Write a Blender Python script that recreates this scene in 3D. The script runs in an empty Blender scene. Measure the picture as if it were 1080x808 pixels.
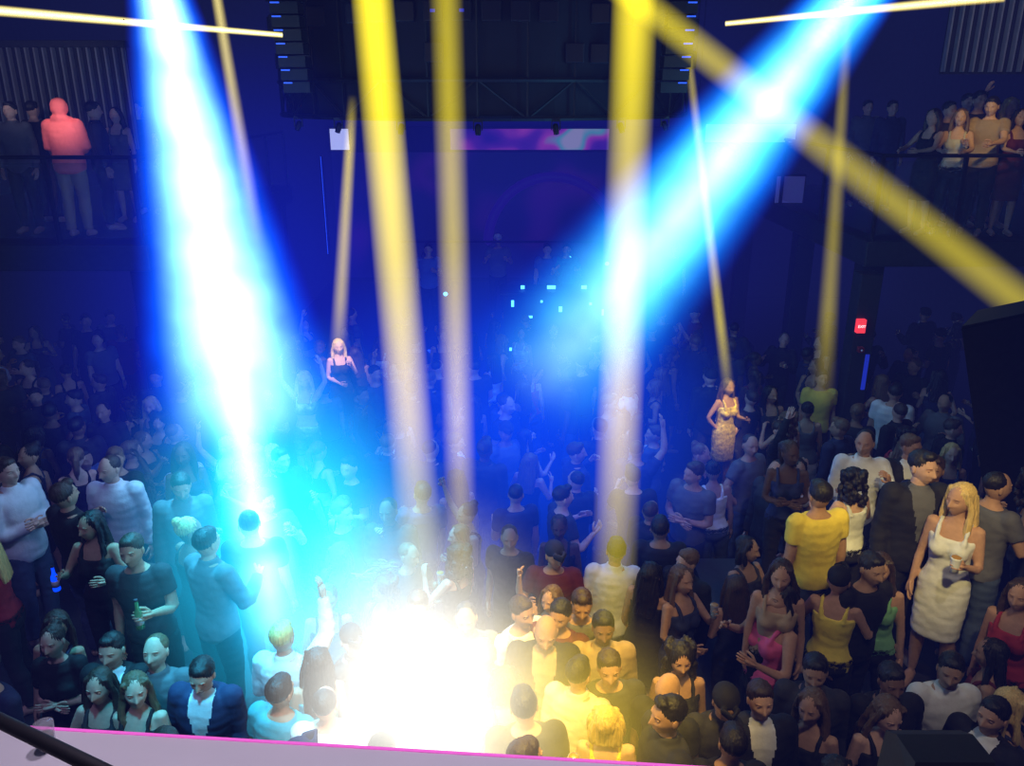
import bpy, bmesh, math, random
from mathutils import Vector, Matrix, noise
random.seed(11)
SC = bpy.context.scene
C = SC.collection
PI = math.pi
F = 860.0
PITCH = math.radians(19.5)
CAM = Vector((0, 0, 5.3))
FWD = Vector((0, math.cos(PITCH), -math.sin(PITCH)))
UP = Vector((0, math.sin(PITCH), math.cos(PITCH)))
def ray(px, py): return FWD + Vector(((px-540)/F, 0, 0)) + UP*((404-py)/F)
def atY(px, py, Y):
    d = ray(px, py); return CAM + d*(Y/d.y)
def atZ(px, py, z):
    d = ray(px, py); return CAM + d*((z-CAM.z)/d.z)
def topx(p):
    d = Vector(p)-CAM; w = d.dot(FWD)
    return 540+F*d.x/w, 404-F*d.dot(UP)/w
def depth(p): return (Vector(p)-CAM).dot(FWD)

# ------------------------------------------------------------ camera, view
cam = bpy.data.cameras.new('camera'); cam.sensor_width = 36; cam.lens = 36*F/1080
co = bpy.data.objects.new('camera', cam); C.objects.link(co)
co.location = CAM; co.rotation_euler = (PI/2-PITCH, 0, 0); SC.camera = co
cam.clip_start = 0.02
SC.view_settings.view_transform = 'Standard'
SC.view_settings.look = 'None'
wd = bpy.data.worlds.new('world'); SC.world = wd; wd.use_nodes = True
wd.node_tree.nodes['Background'].inputs[0].default_value = (.40, .40, .60, 1)
wd.node_tree.nodes['Background'].inputs[1].default_value = .022

# ------------------------------------------------------------ materials
def mat(name, col, rough=.6, metal=0, bump=0, bscale=60, var=0.0, emit=None, es=0, spec=.4):
    m = bpy.data.materials.new(name); m.use_nodes = True
    nt = m.node_tree; b = nt.nodes['Principled BSDF']
    b.inputs['Base Color'].default_value = (*col, 1); b.inputs['Roughness'].default_value = rough
    b.inputs['Metallic'].default_value = metal
    b.inputs['Specular IOR Level'].default_value = spec
    if emit: b.inputs['Emission Color'].default_value = (*emit, 1); b.inputs['Emission Strength'].default_value = es
    if bump or var:
        tc = nt.nodes.new('ShaderNodeTexCoord'); n = nt.nodes.new('ShaderNodeTexNoise')
        n.inputs['Scale'].default_value = bscale; nt.links.new(tc.outputs['Object'], n.inputs['Vector'])
        if var:
            mx = nt.nodes.new('ShaderNodeMix'); mx.data_type = 'RGBA'
            mx.inputs[6].default_value = (*[c*(1-var) for c in col], 1); mx.inputs[7].default_value = (*[min(1, c*(1+var)) for c in col], 1)
            nt.links.new(n.outputs['Fac'], mx.inputs[0]); nt.links.new(mx.outputs[2], b.inputs['Base Color'])
        if bump:
            bp = nt.nodes.new('ShaderNodeBump'); bp.inputs['Strength'].default_value = bump; bp.inputs['Distance'].default_value = .01
            nt.links.new(n.outputs['Fac'], bp.inputs['Height']); nt.links.new(bp.outputs['Normal'], b.inputs['Normal'])
    return m
SKINC = (('pale', (.60, .36, .26)), ('tan', (.48, .27, .175)), ('olive', (.40, .235, .15)), ('brown', (.24, .13, .08)), ('dark', (.11, .06, .04)))
SKIN = [mat('skin_'+n, c, .65, 0, .08, 40, .16, spec=.25) for n, c in SKINC]
BEARD = [mat('stubble_'+n, tuple(x*.28 for x in c), .8, 0, .2, 90, .3, spec=.2) for n, c in SKINC]
COLS = dict(black=(.010, .010, .012), charcoal=(.03, .03, .035), grey=(.11, .11, .12), white=(.70, .70, .70), cream=(.58, .52, .42), blue=(.08, .14, .38), navy=(.018, .025, .075),
            maroon=(.12, .015, .022), yellow=(.80, .62, .08), green=(.22, .5, .2), pink=(.8, .12, .3), red=(.4, .03, .04), denim=(.05, .075, .14), tan=(.36, .25, .15), teal=(.03, .3, .33), coral=(.98, .19, .17), silver=(.55, .6, .65), gold=(.75, .52, .12))
CLOTH = {k: mat('cloth_'+k, v, .8, 0, .35, 25, .12) for k, v in COLS.items()}
CLOTH['silver'] = mat('cloth_silver', COLS['silver'], .25, .7, .9, 70, .3)
CLOTH['gold'] = mat('cloth_gold', (.5, .36, .08), .35, .4, .9, 30, .9)
def hairmat(name, col):
    m = bpy.data.materials.new('hair_'+name); m.use_nodes = True; nt = m.node_tree; b = nt.nodes['Principled BSDF']
    b.inputs['Roughness'].default_value = .5
    tc = nt.nodes.new('ShaderNodeTexCoord'); mp = nt.nodes.new('ShaderNodeMapping'); mp.inputs['Scale'].default_value = (120, 120, 8)
    n = nt.nodes.new('ShaderNodeTexNoise'); n.inputs['Scale'].default_value = 1
    mx = nt.nodes.new('ShaderNodeMix'); mx.data_type = 'RGBA'
    mx.inputs[6].default_value = (*[c*.4 for c in col], 1); mx.inputs[7].default_value = (*[min(1, c*1.4) for c in col], 1)
    bp = nt.nodes.new('ShaderNodeBump'); bp.inputs['Strength'].default_value = .5; bp.inputs['Distance'].default_value = .01
    L = nt.links
    L.new(tc.outputs['Object'], mp.inputs[0]); L.new(mp.outputs[0], n.inputs['Vector']); L.new(n.outputs['Fac'], mx.inputs[0]); L.new(mx.outputs[2], b.inputs['Base Color'])
    L.new(n.outputs['Fac'], bp.inputs['Height']); L.new(bp.outputs['Normal'], b.inputs['Normal'])
    return m
HAIR = {k: hairmat(k, v) for k, v in dict(black=(.012, .01, .01), brown=(.05, .028, .016), light_brown=(.15, .085, .04), blonde=(.72, .5, .18), grey=(.3, .3, .3)).items()}
M_SHOE = mat('shoe_leather', (.015, .013, .012), .4)
M_EYEW = mat('eye_white', (.75, .72, .7), .3)
M_DARK = mat('brow_and_iris', (.015, .01, .008), .5)
M_LIP = mat('lips', (.32, .08, .075), .45)
M_BLACK = mat('matte_black', (.012, .012, .015), .7, 0, .1, 30, .2)
M_BLKMETAL = mat('black_metal', (.007, .007, .012), .5, .2, .05, 20)
M_DARKGREY = mat('dark_grey_panel', (.022, .022, .027), .65, 0, .15, 14, .25)
M_STEEL = mat('truss_steel', (.10, .10, .12), .4, .8, .05, 30)
M_WALL = mat('dark_wall_paint', (.015, .015, .025), .8, 0, .2, 6, .3)
M_FLOOR = mat('dance_floor', (.015, .015, .018), .4, 0, .1, 8, .3)
M_CEIL = mat('ceiling_black', (.012, .012, .016), .9, 0, .2, 5, .2)
M_WHITE = mat('white_lacquer', (.8, .78, .8), .35, 0, .03, 9, .05)
M_PINKLED = mat('pink_led', (.6, .1, .4), .4, emit=(.8, .12, .6), es=.75)
M_BLUELED = mat('blue_led', (.02, .05, .5), .4, emit=(.02, .08, 1), es=1.2)
M_CYANLED = mat('cyan_led', (.1, .5, .8), .4, emit=(.08, .5, 1), es=3)
M_CUP = mat('white_plastic', (.8, .8, .8), .3)
M_RED = mat('exit_red', (.6, .02, .03), .4, emit=(1, .05, .07), es=.9)
M_LETTER = mat('exit_white', (.9, .9, .9), .4, emit=(1, .9, .9), es=1.0)
M_AMBER = mat('drink_amber', (.4, .2, .04), .2)
def glassmat(name, col, a):
    m = bpy.data.materials.new(name); m.use_nodes = True; nt = m.node_tree; b = nt.nodes['Principled BSDF']
    b.inputs['Base Color'].default_value = (*col, 1); b.inputs['Roughness'].default_value = .08; b.inputs['Alpha'].default_value = a
    return m
M_GLASS = glassmat('rail_glass', (.12, .14, .2), .12)
M_CLEAR = glassmat('clear_plastic', (.7, .75, .8), .35)
M_BOTTLE = glassmat('bottle_glass', (.1, .3, .12), .7)

# ------------------------------------------------------------ mesh helpers
def obj(name, bm, mats, parent=None, smooth=False):
    me = bpy.data.meshes.new(name)
    bmesh.ops.recalc_face_normals(bm, faces=bm.faces)
    bm.to_mesh(me); bm.free()
    if not isinstance(mats, (list, tuple)): mats = [mats]
    for m in mats: me.materials.append(m)
    if smooth: me.polygons.foreach_set('use_smooth', [True]*len(me.polygons))
    o = bpy.data.objects.new(name, me); C.objects.link(o)
    if parent: o.parent = parent
    return o
def tag(o, label, cat, group=None, kind=None):
    o['label'] = label
    if cat: o['category'] = cat
    if group: o['group'] = group
    if kind: o['kind'] = kind
    return o
def struct(o, label=None):
    o['kind'] = 'structure'
    if label: o['label'] = label
    return o
def empty(name, loc, rz=0, scale=1):
    o = bpy.data.objects.new(name, None); C.objects.link(o); o.empty_display_size = .1
    o.location = loc; o.rotation_euler = (0, 0, rz); o.scale = (scale,)*3
    return o
def box(bm, x0, x1, y0, y1, z0, z1, bev=0):
    vs = [bm.verts.new((x, y, z)) for x in (x0, x1) for y in (y0, y1) for z in (z0, z1)]
    fs = [bm.faces.new([vs[i] for i in f]) for f in ((0, 1, 3, 2), (4, 6, 7, 5), (0, 4, 5, 1), (2, 3, 7, 6), (0, 2, 6, 4), (1, 5, 7, 3))]
    if bev:
        es = set(e for f in fs for e in f.edges)
        bmesh.ops.bevel(bm, geom=list(es), offset=bev, segments=2, affect='EDGES', profile=.5)
def prism(bm, pts, off):
    a = [bm.verts.new(p) for p in pts]; b = [bm.verts.new(Vector(p)+Vector(off)) for p in pts]
    bm.faces.new(a); bm.faces.new(b[::-1])
    for i in range(len(a)):
        j = (i+1) % len(a); bm.faces.new((a[i], b[i], b[j], a[j]))
def tube(bm, pts, rad, n=10, cap=.6, mi=0):
    pts = [Vector(p) for p in pts]; k = len(pts)
    if not isinstance(rad, (list, tuple)): rad = [rad]*k
    u = None; rings = []
    for i in range(k):
        t = (pts[min(i+1, k-1)]-pts[max(i-1, 0)]).normalized()
        if u is None:
            ref = Vector((1, 0, 0)) if abs(t.x) < .8 else Vector((0, 1, 0))
            u = (ref-t*ref.dot(t)).normalized()
        else: u = (u-t*u.dot(t)).normalized()
        v = t.cross(u); r = rad[i]
        ru, rv = r if isinstance(r, tuple) else (r, r)
        rings.append([bm.verts.new(pts[i]+u*ru*math.cos(2*PI*j/n)+v*rv*math.sin(2*PI*j/n)) for j in range(n)])
        if i == 0: t0 = t
    for a, b in zip(rings, rings[1:]):
        for j in range(n):
            f = bm.faces.new((a[j], a[(j+1) % n], b[(j+1) % n], b[j])); f.material_index = mi
    r0 = min(rad[0]) if isinstance(rad[0], tuple) else rad[0]; r1 = min(rad[-1]) if isinstance(rad[-1], tuple) else rad[-1]
    c0, c1 = cap if isinstance(cap, tuple) else (cap, cap)
    p0 = bm.verts.new(pts[0]-t0*r0*c0); p1 = bm.verts.new(pts[-1]+t*r1*c1)
    for j in range(n):
        bm.faces.new((rings[0][(j+1) % n], rings[0][j], p0)).material_index = mi
        bm.faces.new((rings[-1][j], rings[-1][(j+1) % n], p1)).material_index = mi
def loft(bm, rings, n=24, e=2.25):
    rs = []
    for (z, rx, ry, cx, cy) in rings:
        r = []
        for j in range(n):
            a = 2*PI*j/n; c, s = math.cos(a), math.sin(a)
            r.append(bm.verts.new((cx+rx*math.copysign(abs(c)**(2/e), c), cy+ry*math.copysign(abs(s)**(2/e), s), z)))
        rs.append(r)
    for a, b in zip(rs, rs[1:]):
        for j in range(n): bm.faces.new((a[j], a[(j+1) % n], b[(j+1) % n], b[j]))
    bm.faces.new(rs[0][::-1]); bm.faces.new(rs[-1])
def ell(bm, c, r, u=16, v=10, mi=0, M=None):
    m = Matrix.Translation(c) @ Matrix.Diagonal((*r, 1))
    if M is not None: m = M @ m
    res = bmesh.ops.create_uvsphere(bm, u_segments=u, v_segments=v, radius=1, matrix=m)
    for f in set(f for vv in res['verts'] for f in vv.link_faces): f.material_index = mi; f.smooth = True
def remesh(bm, vox, it=5):
    me = bpy.data.meshes.new('t'); bmesh.ops.recalc_face_normals(bm, faces=bm.faces); bm.to_mesh(me); bm.free()
    o = bpy.data.objects.new('t', me); C.objects.link(o)
    m = o.modifiers.new('r', 'REMESH'); m.mode = 'VOXEL'; m.voxel_size = vox
    s = o.modifiers.new('s', 'SMOOTH'); s.factor = .5; s.iterations = it
    bpy.context.view_layer.update()
    dg = bpy.context.evaluated_depsgraph_get()
    m2 = bpy.data.meshes.new_from_object(o.evaluated_get(dg))
    bpy.data.objects.remove(o); bpy.data.meshes.remove(me)
    return m2

# ------------------------------------------------------------ figures
V = Vector
POSES = {
 'relax': (((.17, .03, -1), (.06, -.22, -1)), ((.17, .03, -1), (.06, -.22, -1))),
 'drink': (((.17, .03, -1), (.06, -.3, -1)), ((.2, -.12, -1), (-.3, -1, .5))),
 'sip': (((.2, -.05, -1), (-.6, -.7, -.2)), ((.3, -.55, -.75), (-.42, -.5, .9))),
 'hip': (((.5, .15, -.9), (-.65, -.25, -.75)), ((.2, -.15, -1), (-.2, -1, .25))),
 'up1': (((.45, -.35, .8), (-.15, -.25, 1)), ((.25, -.1, -1), (-.35, -.9, .3))),
 'dance': (((.4, -.2, -.85), (-.3, -.85, .6)), ((.4, -.25, -.85), (-.35, -.9, .45))),
 'phone': (((.15, -.8, -.35), (-.28, -.6, .75)), ((.15, -.8, -.35), (-.28, -.6, .75))),
 'fold': (((.2, -.12, -1), (-.85, -.55, .1)), ((.2, -.12, -1), (-.85, -.6, .2))),
 'lean': (((.25, -.75, -.7), (-.3, -.9, -.1)), ((.25, -.75, -.7), (-.3, -.9, -.1))),
 'up2': (((.5, -.2, .85), (-.1, -.2, 1)), ((.5, -.2, .85), (-.15, -.2, 1))),
}
def armjoints(g, pose):
    sx = .172 if g == 'm' else .15
    out = {}
    for s, (a, b) in zip((-1, 1), POSES[pose]):
        S = V((s*sx, .008, 1.415)); a = V((s*a[0], a[1], a[2])).normalized(); b = V((s*b[0], b[1], b[2])).normalized()
        E = S+a*.285; Wr = E+b*.25
        out[s] = (S, E, Wr, a, b)
    return out
TM = [(.83, .12, .095, 0, .005), (.88, .16, .112, 0, .008), (.95, .168, .118, 0, .006), (1.02, .158, .108, 0, 0), (1.09, .15, .10, 0, 0), (1.18, .16, .108, 0, 0), (1.29, .178, .12, 0, 0), (1.37, .178, .115, 0, .004), (1.425, .16, .092, 0, .01), (1.46, .11, .072, 0, .012), (1.50, .062, .06, 0, .01)]
TF = [(.83, .125, .10, 0, .005), (.88, .165, .118, 0, .012), (.95, .17, .118, 0, .01), (1.02, .145, .1, 0, 0), (1.09, .118, .086, 0, 0), (1.18, .128, .09, 0, 0), (1.27, .148, .105, 0, 0), (1.35, .15, .1, 0, .004), (1.415, .135, .08, 0, .01), (1.46, .085, .06, 0, .012), (1.50, .05, .05, 0, .01)]
def trunk(bm, g, inf=0, z0=0, z1=9):
    T = TM if g == 'm' else TF
    rs = [r for r in T if z0 <= r[0] <= z1]
    loft(bm, [(z+(inf*.6 if z > 1.4 else 0), a+inf, b+inf, cx, cy) for z, a, b, cx, cy in rs])
    if g == 'f' and z1 > 1.3:
        for s in (-1, 1): ell(bm, (s*.066, -.082, 1.265), (.062+inf, .052+inf, .06+inf))
def legs(bm, g, inf=0, zc=0.0):
    k = 1 if g == 'm' else .94
    for s in (-1, 1):
        P = [((s*.088, .005, .9), .093), ((s*.094, -.004, .74), .084), ((s*.1, -.012, .6), .069), ((s*.104, -.012, .49), .057), ((s*.107, .006, .38), .057), ((s*.108, .016, .26), .048), ((s*.108, .022, .1), .036)]
        P = [(p, r*k+inf*(1 if p[2] > .45 else 1.5)) for p, r in P if p[2] >= zc]
        tube(bm, [p for p, r in P], [r for p, r in P], 14, .3)
def armtube(bm, J, g, inf=0, upto=2.0):
    S, E, Wr, a, b = J; k = 1 if g == 'm' else .82
    P = [(S-a*.02, .06), (S+a*.06, .057), (S+a*.15, .05), (E-a*.02, .041), (E+b*.05, .043), (E+b*.12, .037), (Wr, .027), (Wr+b*.02, .027)]
    n = 3 if upto == .5 else (8 if upto >= 2 else 7)
    P = P[:n]
    if inf:
        ell(bm, S-a*.01, ((.062*k+inf),)*3, 14, 10)
    tube(bm, [p for p, r in P], [r*k+inf for p, r in P], 12, (.7, .5 if inf == 0 else .1))
def add_hand(bm, J, s, g, curl):
    S, E, Wr, a, b = J; k = 1 if g == 'm' else .88
    nrm = V((-s, 0, 0)); nrm = nrm-b*nrm.dot(b)
    if nrm.length < .5: nrm = V((0, -.3, -1)); nrm = nrm-b*nrm.dot(b)
    nrm.normalize(); side = b.cross(nrm)
    if side.dot(V((0, -1, .8))) < 0: side = -side
    def pt(u, n_, l): return Wr+(side*u+nrm*n_+b*l)*k
    if bm is not None:
        tube(bm, [pt(0, 0, -.01), pt(0, 0, .03), pt(0, .004, .065), pt(0, .006, .09)], [(.022*k, .017*k)]*1+[(.03*k, .015*k)]+[(.032*k, .014*k)]*2, 8, .4)
        for u in (-.026, -.009, .009, .026): tube(bm, [pt(u*.55, 0, .0), pt(u, .004, .088)], [.013*k, .0125*k], 6)
        for u, L in zip((.029, .0105, -.0095, -.028), (.068, .077, .072, .056)):
            p = pt(u, .006, .088); ps = [p]; ang = 0
            for seg, fr in enumerate((.45, .3, .25)):
                ang += curl*(1.0 if seg else .8)
                p = p+(b*math.cos(ang)+nrm*math.sin(ang)+side*(u*1.5))*L*fr*k; ps.append(p)
            tube(bm, ps, [.0095*k, .009*k, .008*k, .0068*k], 6, .8)
        p = pt(.022, .004, .02); q = pt(.05, .016, .05); r = pt(.056+.0, .03+curl*.01, .078); t = pt(.05, .042+curl*.012, .098)
        tube(bm, [p, q, r, t], [.014*k, .0115*k, .0105*k, .008*k], 6, .8)
    return Wr+(b*.095+nrm*.034)*k
def gs(x, s): return math.exp(-(x/s)**2)
def headpt(u, z):
    h = max(0, 1-(z/.118)**2)**.42
    x = .0755*h*math.sin(u); y = -.096*h*math.cos(u)
    if z < 0:
        q = -z/.118
        x *= 1-.30*q**1.6
        if y > 0: y *= 1-.42*q
        else: y *= 1-.03*q
    else:
        if y > 0: y *= 1.04
    fr = max(0, math.cos(u))
    if fr > 0:
        d = 0
        nz = (max(0, min(1, (.026-z)/.056))**1.1 if z > -.031 else gs(z+.031, .009))
        d += .028*gs(x, .0115+.004*gs(z+.03, .012))*nz
        for sx in (-.031, .031):
            d -= .013*gs(x-sx, .017)*gs(z-.010, .013)
            d += .005*gs(x-sx, .02)*gs(z-.036, .009)
            d += .006*gs(x-sx*1.4, .02)*gs(z+.022, .018)
        d += .007*gs(x, .022)*(gs(z+.056, .007)+gs(z+.068, .007))-.006*gs(x, .02)*gs(z+.0625, .003)
        d += .008*gs(x, .022)*gs(z+.1, .014)
        y -= d*min(1, fr*2)
    return V((x, y, z))
def build_head():
    bm = bmesh.new()
    NU, NV = 44, 36; rows = []
    for i in range(1, NV):
        z = -.118*math.cos(PI*i/NV); row = []
        for j in range(NU):
            t = -PI+2*PI*j/NU; row.append(bm.verts.new(headpt(t-.55*math.sin(t), z)))
        rows.append((z, row))
    for (z0, a), (z1, b) in zip(rows, rows[1:]):
        for j in range(NU):
            f = bm.faces.new((a[j], a[(j+1) % NU], b[(j+1) % NU], b[j]))
            p = f.calc_center_median()
            if p.y < 0 and abs(p.x) < .026 and abs(p.z+.0625) < .0125*(1-(p.x/.032)**2): f.material_index = 4
            elif p.y < .015 and p.z < -.03 and (abs(p.x) > .042-(p.z+.03)*.1 or p.z < -.078 or (-.052 < p.z < -.044 and abs(p.x) < .034) or (abs(p.x) > .03 and p.z < -.05)): f.material_index = 5
    b0 = bm.verts.new((0, 0, -.118)); b1 = bm.verts.new((0, 0, .118))
    for j in range(NU):
        bm.faces.new((rows[0][1][(j+1) % NU], rows[0][1][j], b0)); bm.faces.new((rows[-1][1][j], rows[-1][1][(j+1) % NU], b1))
    for s in (-1, 1):
        ell(bm, (s*.031, -.0735, .0095), (.0155, .0092, .0075), 12, 8, 2)
        ell(bm, (s*.030, -.0788, .0095), (.0074, .0048, .0072), 10, 6, 3)
        ell(bm, (s*.032, -.0805, .0172), (.017, .006, .003), 10, 6, 3)
        tube(bm, [(s*.013, -.0885, .029), (s*.03, -.0885, .036), (s*.051, -.072, .03)], [.0042, .0056, .003], 6, mi=3)
        ell(bm, (s*.0765, .012, -.002), (.009, .018, .031), 10, 8, 0)
    me = bpy.data.meshes.new('head'); bm.to_mesh(me); bm.free()
    return me
HEAD = build_head()
TPL = {}
def headmat(hy, hp):
    piv = V((0, .02, 1.535))
    return Matrix.Translation(piv) @ Matrix.Rotation(math.radians(hy), 4, 'Z') @ Matrix.Rotation(math.radians(hp), 4, 'X') @ Matrix.Translation(V((0, .0, 1.632))-piv)
def template(g, pose, hy, hp):
    key = (g, pose, hy, hp)
    if key in TPL: return TPL[key]
    bk = ('b', g, pose); J = armjoints(g, pose)
    hold = lambda s: pose in ('drink', 'sip', 'phone', 'up1') and (s == 1 or pose == 'phone')
    grip = {s: add_hand(None, J[s], s, g, .3) for s in (-1, 1)}
    if bk not in TPL:
        bm = bmesh.new(); trunk(bm, g); legs(bm, g)
        for s in (-1, 1):
            armtube(bm, J[s], g)
            tube(bm, [(s*.108, .055, .045), (s*.11, -.03, .05), (s*.118, -.12, .034), (s*.12, -.165, .028)], [.036, .043, .04, .028], 12)
        tube(bm, [(0, .014, 1.44), (0, .006, 1.5), (0, -.002, 1.575)], [.064, .055, .053] if g == 'm' else [.05, .045, .044], 14)
        me = remesh(bm, .0145, 3)
        bm = bmesh.new(); bm.from_mesh(me)
        for f in bm.faces: f.material_index = 1 if f.calc_center_median().z < .085 else 0
        for s in (-1, 1): add_hand(bm, J[s], s, g, .62 if hold(s) else .28)
        bmesh.ops.recalc_face_normals(bm, faces=bm.faces)
        bm.to_mesh(me); bm.free()
        TPL[bk] = me
    HM = headmat(hy, hp)
    bm = bmesh.new(); bm.from_mesh(HEAD); bm.transform(HM); bm.from_mesh(TPL[bk])
    me = bpy.data.meshes.new('body'); bm.to_mesh(me); bm.free()
    me.polygons.foreach_set('use_smooth', [True]*len(me.polygons))
    me.materials.clear()
    for m in (SKIN[0], M_SHOE, M_EYEW, M_DARK, M_LIP, SKIN[0]): me.materials.append(m)
    TPL[key] = (me, HM, grip)
    return TPL[key]
GAR = {}
def garment(kind, g, pose):
    if kind in ('trousers', 'skirt', 'shorts', 'tank', 'crop', 'dress'): pose = '-'
    key = (kind, g, pose)
    if key in GAR: return GAR[key]
    bm = bmesh.new(); J = armjoints(g, pose) if pose != '-' else None
    if kind in ('tee', 'shirt', 'blazer', 'hoodie'):
        inf = {'tee': .017, 'shirt': .018, 'blazer': .026, 'hoodie': .036}[kind]
        trunk(bm, g, inf, .82 if kind != 'tee' else .86, 1.47)
        for s in (-1, 1): armtube(bm, J[s], g, inf*.85+.002, .5 if kind == 'tee' else 1.5)
        if kind in ('shirt', 'blazer'): loft(bm, [(1.455, .083, .076, 0, .01), (1.49, .074, .072, 0, .006), (1.515, .069, .068, 0, .004)])
        if kind == 'hoodie':
            tube(bm, [(-.09, -.02, 1.5), (-.07, .07, 1.52), (0, .1, 1.53), (.07, .07, 1.52), (.09, -.02, 1.5)], .045, 10)
            ell(bm, (0, .03, 1.655), (.105, .115, .125))
    elif kind in ('tank', 'crop', 'dress'):
        inf = .012
        z0 = {'tank': .86, 'crop': 1.12, 'dress': .86}[kind]
        trunk(bm, g, inf, z0, 1.36)
        for s in (-1, 1):
            tube(bm, [(s*.085, -.118, 1.29), (s*.092, -.1, 1.36), (s*.095, -.06, 1.428), (s*.095, .01, 1.458), (s*.09, .075, 1.415), (s*.08, .105, 1.33)], .018, 8)
        if kind == 'dress': loft(bm, [(.5, .17, .135, 0, .0), (.62, .175, .135, 0, 0), (.78, .182, .135, 0, .005), (.9, .182, .132, 0, .01)])
    elif kind in ('trousers', 'shorts'):
        trunk(bm, g, .012, .82, 1.03); legs(bm, g, .012, .09 if kind == 'trousers' else .5)
    elif kind == 'skirt':
        loft(bm, [(.55, .2, .15, 0, .0), (.7, .19, .14, 0, .0), (.88, .18, .132, 0, .01), (1.0, .155, .112, 0, .004)])
    me = remesh(bm, .0145, 2)
    for v in me.vertices:
        c = v.co
        d = noise.noise(V((c.x*11, c.y*11, c.z*22)))*.0065+.0018
        v.co = c+v.normal*d
    me.polygons.foreach_set('use_smooth', [True]*len(me.polygons))
    me.materials.clear(); me.materials.append(CLOTH['black'])
    if kind == 'blazer':
        me.materials.append(CLOTH['white'])
        for p in me.polygons:
            c = p.center
            if p.normal.y < -.05 and c.z > 1.1 and abs(c.x) < .012+(c.z-1.1)*.22 and abs(c.x) < .08: p.material_index = 1
    GAR[key] = me
    return me
HM_ = {}
def hairmesh(style):
    if style in HM_: return HM_[style]
    st = random.getstate()
    bm = bmesh.new()
    if style == 'short': ell(bm, (0, .02, .046), (.084, .098, .088)); ell(bm, (0, -.03, .092), (.06, .05, .036))
    elif style == 'buzz': ell(bm, (0, .022, .043), (.0795, .092, .083))
    elif style == 'quiff': ell(bm, (0, .02, .046), (.082, .098, .088)); ell(bm, (0, -.045, .108), (.052, .042, .033))
    elif style == 'curly':
        ell(bm, (0, .02, .04), (.1, .105, .1))
        random.seed(5)
        for i in range(70):
            a = random.uniform(-2.1, 2.1)+PI/2; z = random.uniform(-.2, .11); r = .1 if z > 0 else .115
            ell(bm, (math.cos(a)*r*.95, .03+abs(math.sin(a))*r*(.9 if math.sin(a) > 0 else -.3), z), (.03, .03, .03), 8, 6)
    elif style == 'bun': ell(bm, (0, .02, .045), (.083, .097, .086)); ell(bm, (0, .085, .105), (.042, .042, .042))
    elif style == 'ponytail':
        ell(bm, (0, .02, .045), (.083, .097, .086)); tube(bm, [(0, .1, .07), (0, .15, .03), (0, .155, -.08), (0, .13, -.2)], [.025, .038, .035, .012], 10)
    elif style == 'cap':
        ell(bm, (0, .015, .055), (.088, .103, .082)); tube(bm, [(-.05, -.085, .062), (0, -.15, .055), (.05, -.085, .062)], [(.02, .03), (.012, .045), (.02, .03)], 10)
    elif style in ('long', 'bob', 'wavy'):
        ell(bm, (0, .024, .043), (.088, .1, .092))
        zb = {'long': -.36, 'wavy': -.33, 'bob': -.13}[style]
        n = 6; rings = []
        for i in range(n+1):
            f = i/n; z = .05+(zb-.05)*f
            rings.append((z, .09+.03*math.sin(f*PI*.8), .045-.01*f, 0, .06+.045*f if style != 'bob' else .055))
        loft(bm, rings, 20)
        for s in (-1, 1):
            k = 6; pts = []
            for i in range(k+1):
                f = i/k; w = .012*math.sin(f*9+s) if style == 'wavy' else 0
                pts.append((s*(.058+.042*min(1, f*3)+.008*f)+w, -.028+.035*min(1, f*3)-.045*max(0, f-.4), .09+(zb*.92-.09)*f))
            tube(bm, pts, [.024, .024, .024, .026, .026, .024, .012], 10)
    me = remesh(bm, .009, 2)
    for v in me.vertices:
        a = math.atan2(v.co.x, v.co.y)
        if style == 'cap': continue
        v.co = v.co+v.normal*(.004*math.sin(a*26+noise.noise(v.co*12)*4)*(.4 if style == 'buzz' else 1)*(1 if style not in ('buzz', 'short', 'quiff') else .5)+noise.noise(v.co*45)*.003)
    me.polygons.foreach_set('use_smooth', [True]*len(me.polygons))
    me.materials.clear(); me.materials.append(HAIR['black'])
    HM_[style] = me
    random.setstate(st)
    return me
PN = {'tee': 'tee', 'shirt': 'shirt', 'blazer': 'blazer', 'hoodie': 'hoodie', 'tank': 'tank_top', 'crop': 'crop_top', 'dress': 'dress', 'trousers': 'trousers', 'skirt': 'skirt', 'shorts': 'shorts'}
def setmat(o, i, m):
    o.material_slots[i].link = 'OBJECT'; o.material_slots[i].material = m
PEOPLE = []
def person(loc, label, g='m', pose='relax', yaw=0, hy=0, hp=0, top='tee', tc='black', bot='trousers', bc='black', hair='short', hc='black', skin=0, scale=None, group=None, short=None, under='white', tilt=True, beard=None):
    if scale is None: scale = 1.0 if g == 'm' else .95
    if beard is None: beard = g == 'm' and len(PEOPLE) % 5 in (1, 3)
    r = empty('person', loc, math.radians(yaw), scale)
    if tilt: r.rotation_euler = (random.uniform(-.07, .07), random.uniform(-.07, .07), math.radians(yaw))
    tag(r, label, 'person', group)
    me, HM, grip = template(g, pose, hy, hp)
    def add(name, mesh):
        o = bpy.data.objects.new(name, mesh); C.objects.link(o); o.parent = r; return o
    b = add('body', me); setmat(b, 0, SKIN[skin]); setmat(b, 5, BEARD[skin] if beard else SKIN[skin])
    t = add(PN[top], garment(top, g, pose)); setmat(t, 0, CLOTH[tc])
    if top == 'blazer': setmat(t, 1, CLOTH[under])
    if top != 'dress':
        q = add(PN[bot], garment(bot, g, pose)); setmat(q, 0, CLOTH[bc])
    if hair and top != 'hoodie':
        h = add('cap' if hair == 'cap' else 'hair', hairmesh(hair)); h.matrix_local = HM; setmat(h, 0, CLOTH[hc] if hair == 'cap' else HAIR[hc])
    PEOPLE.append((V(loc), short))
    M = Matrix.LocRotScale(V(loc), r.rotation_euler.to_quaternion(), V((scale,)*3))
    return r, {s: M @ p for s, p in grip.items()}

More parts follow.
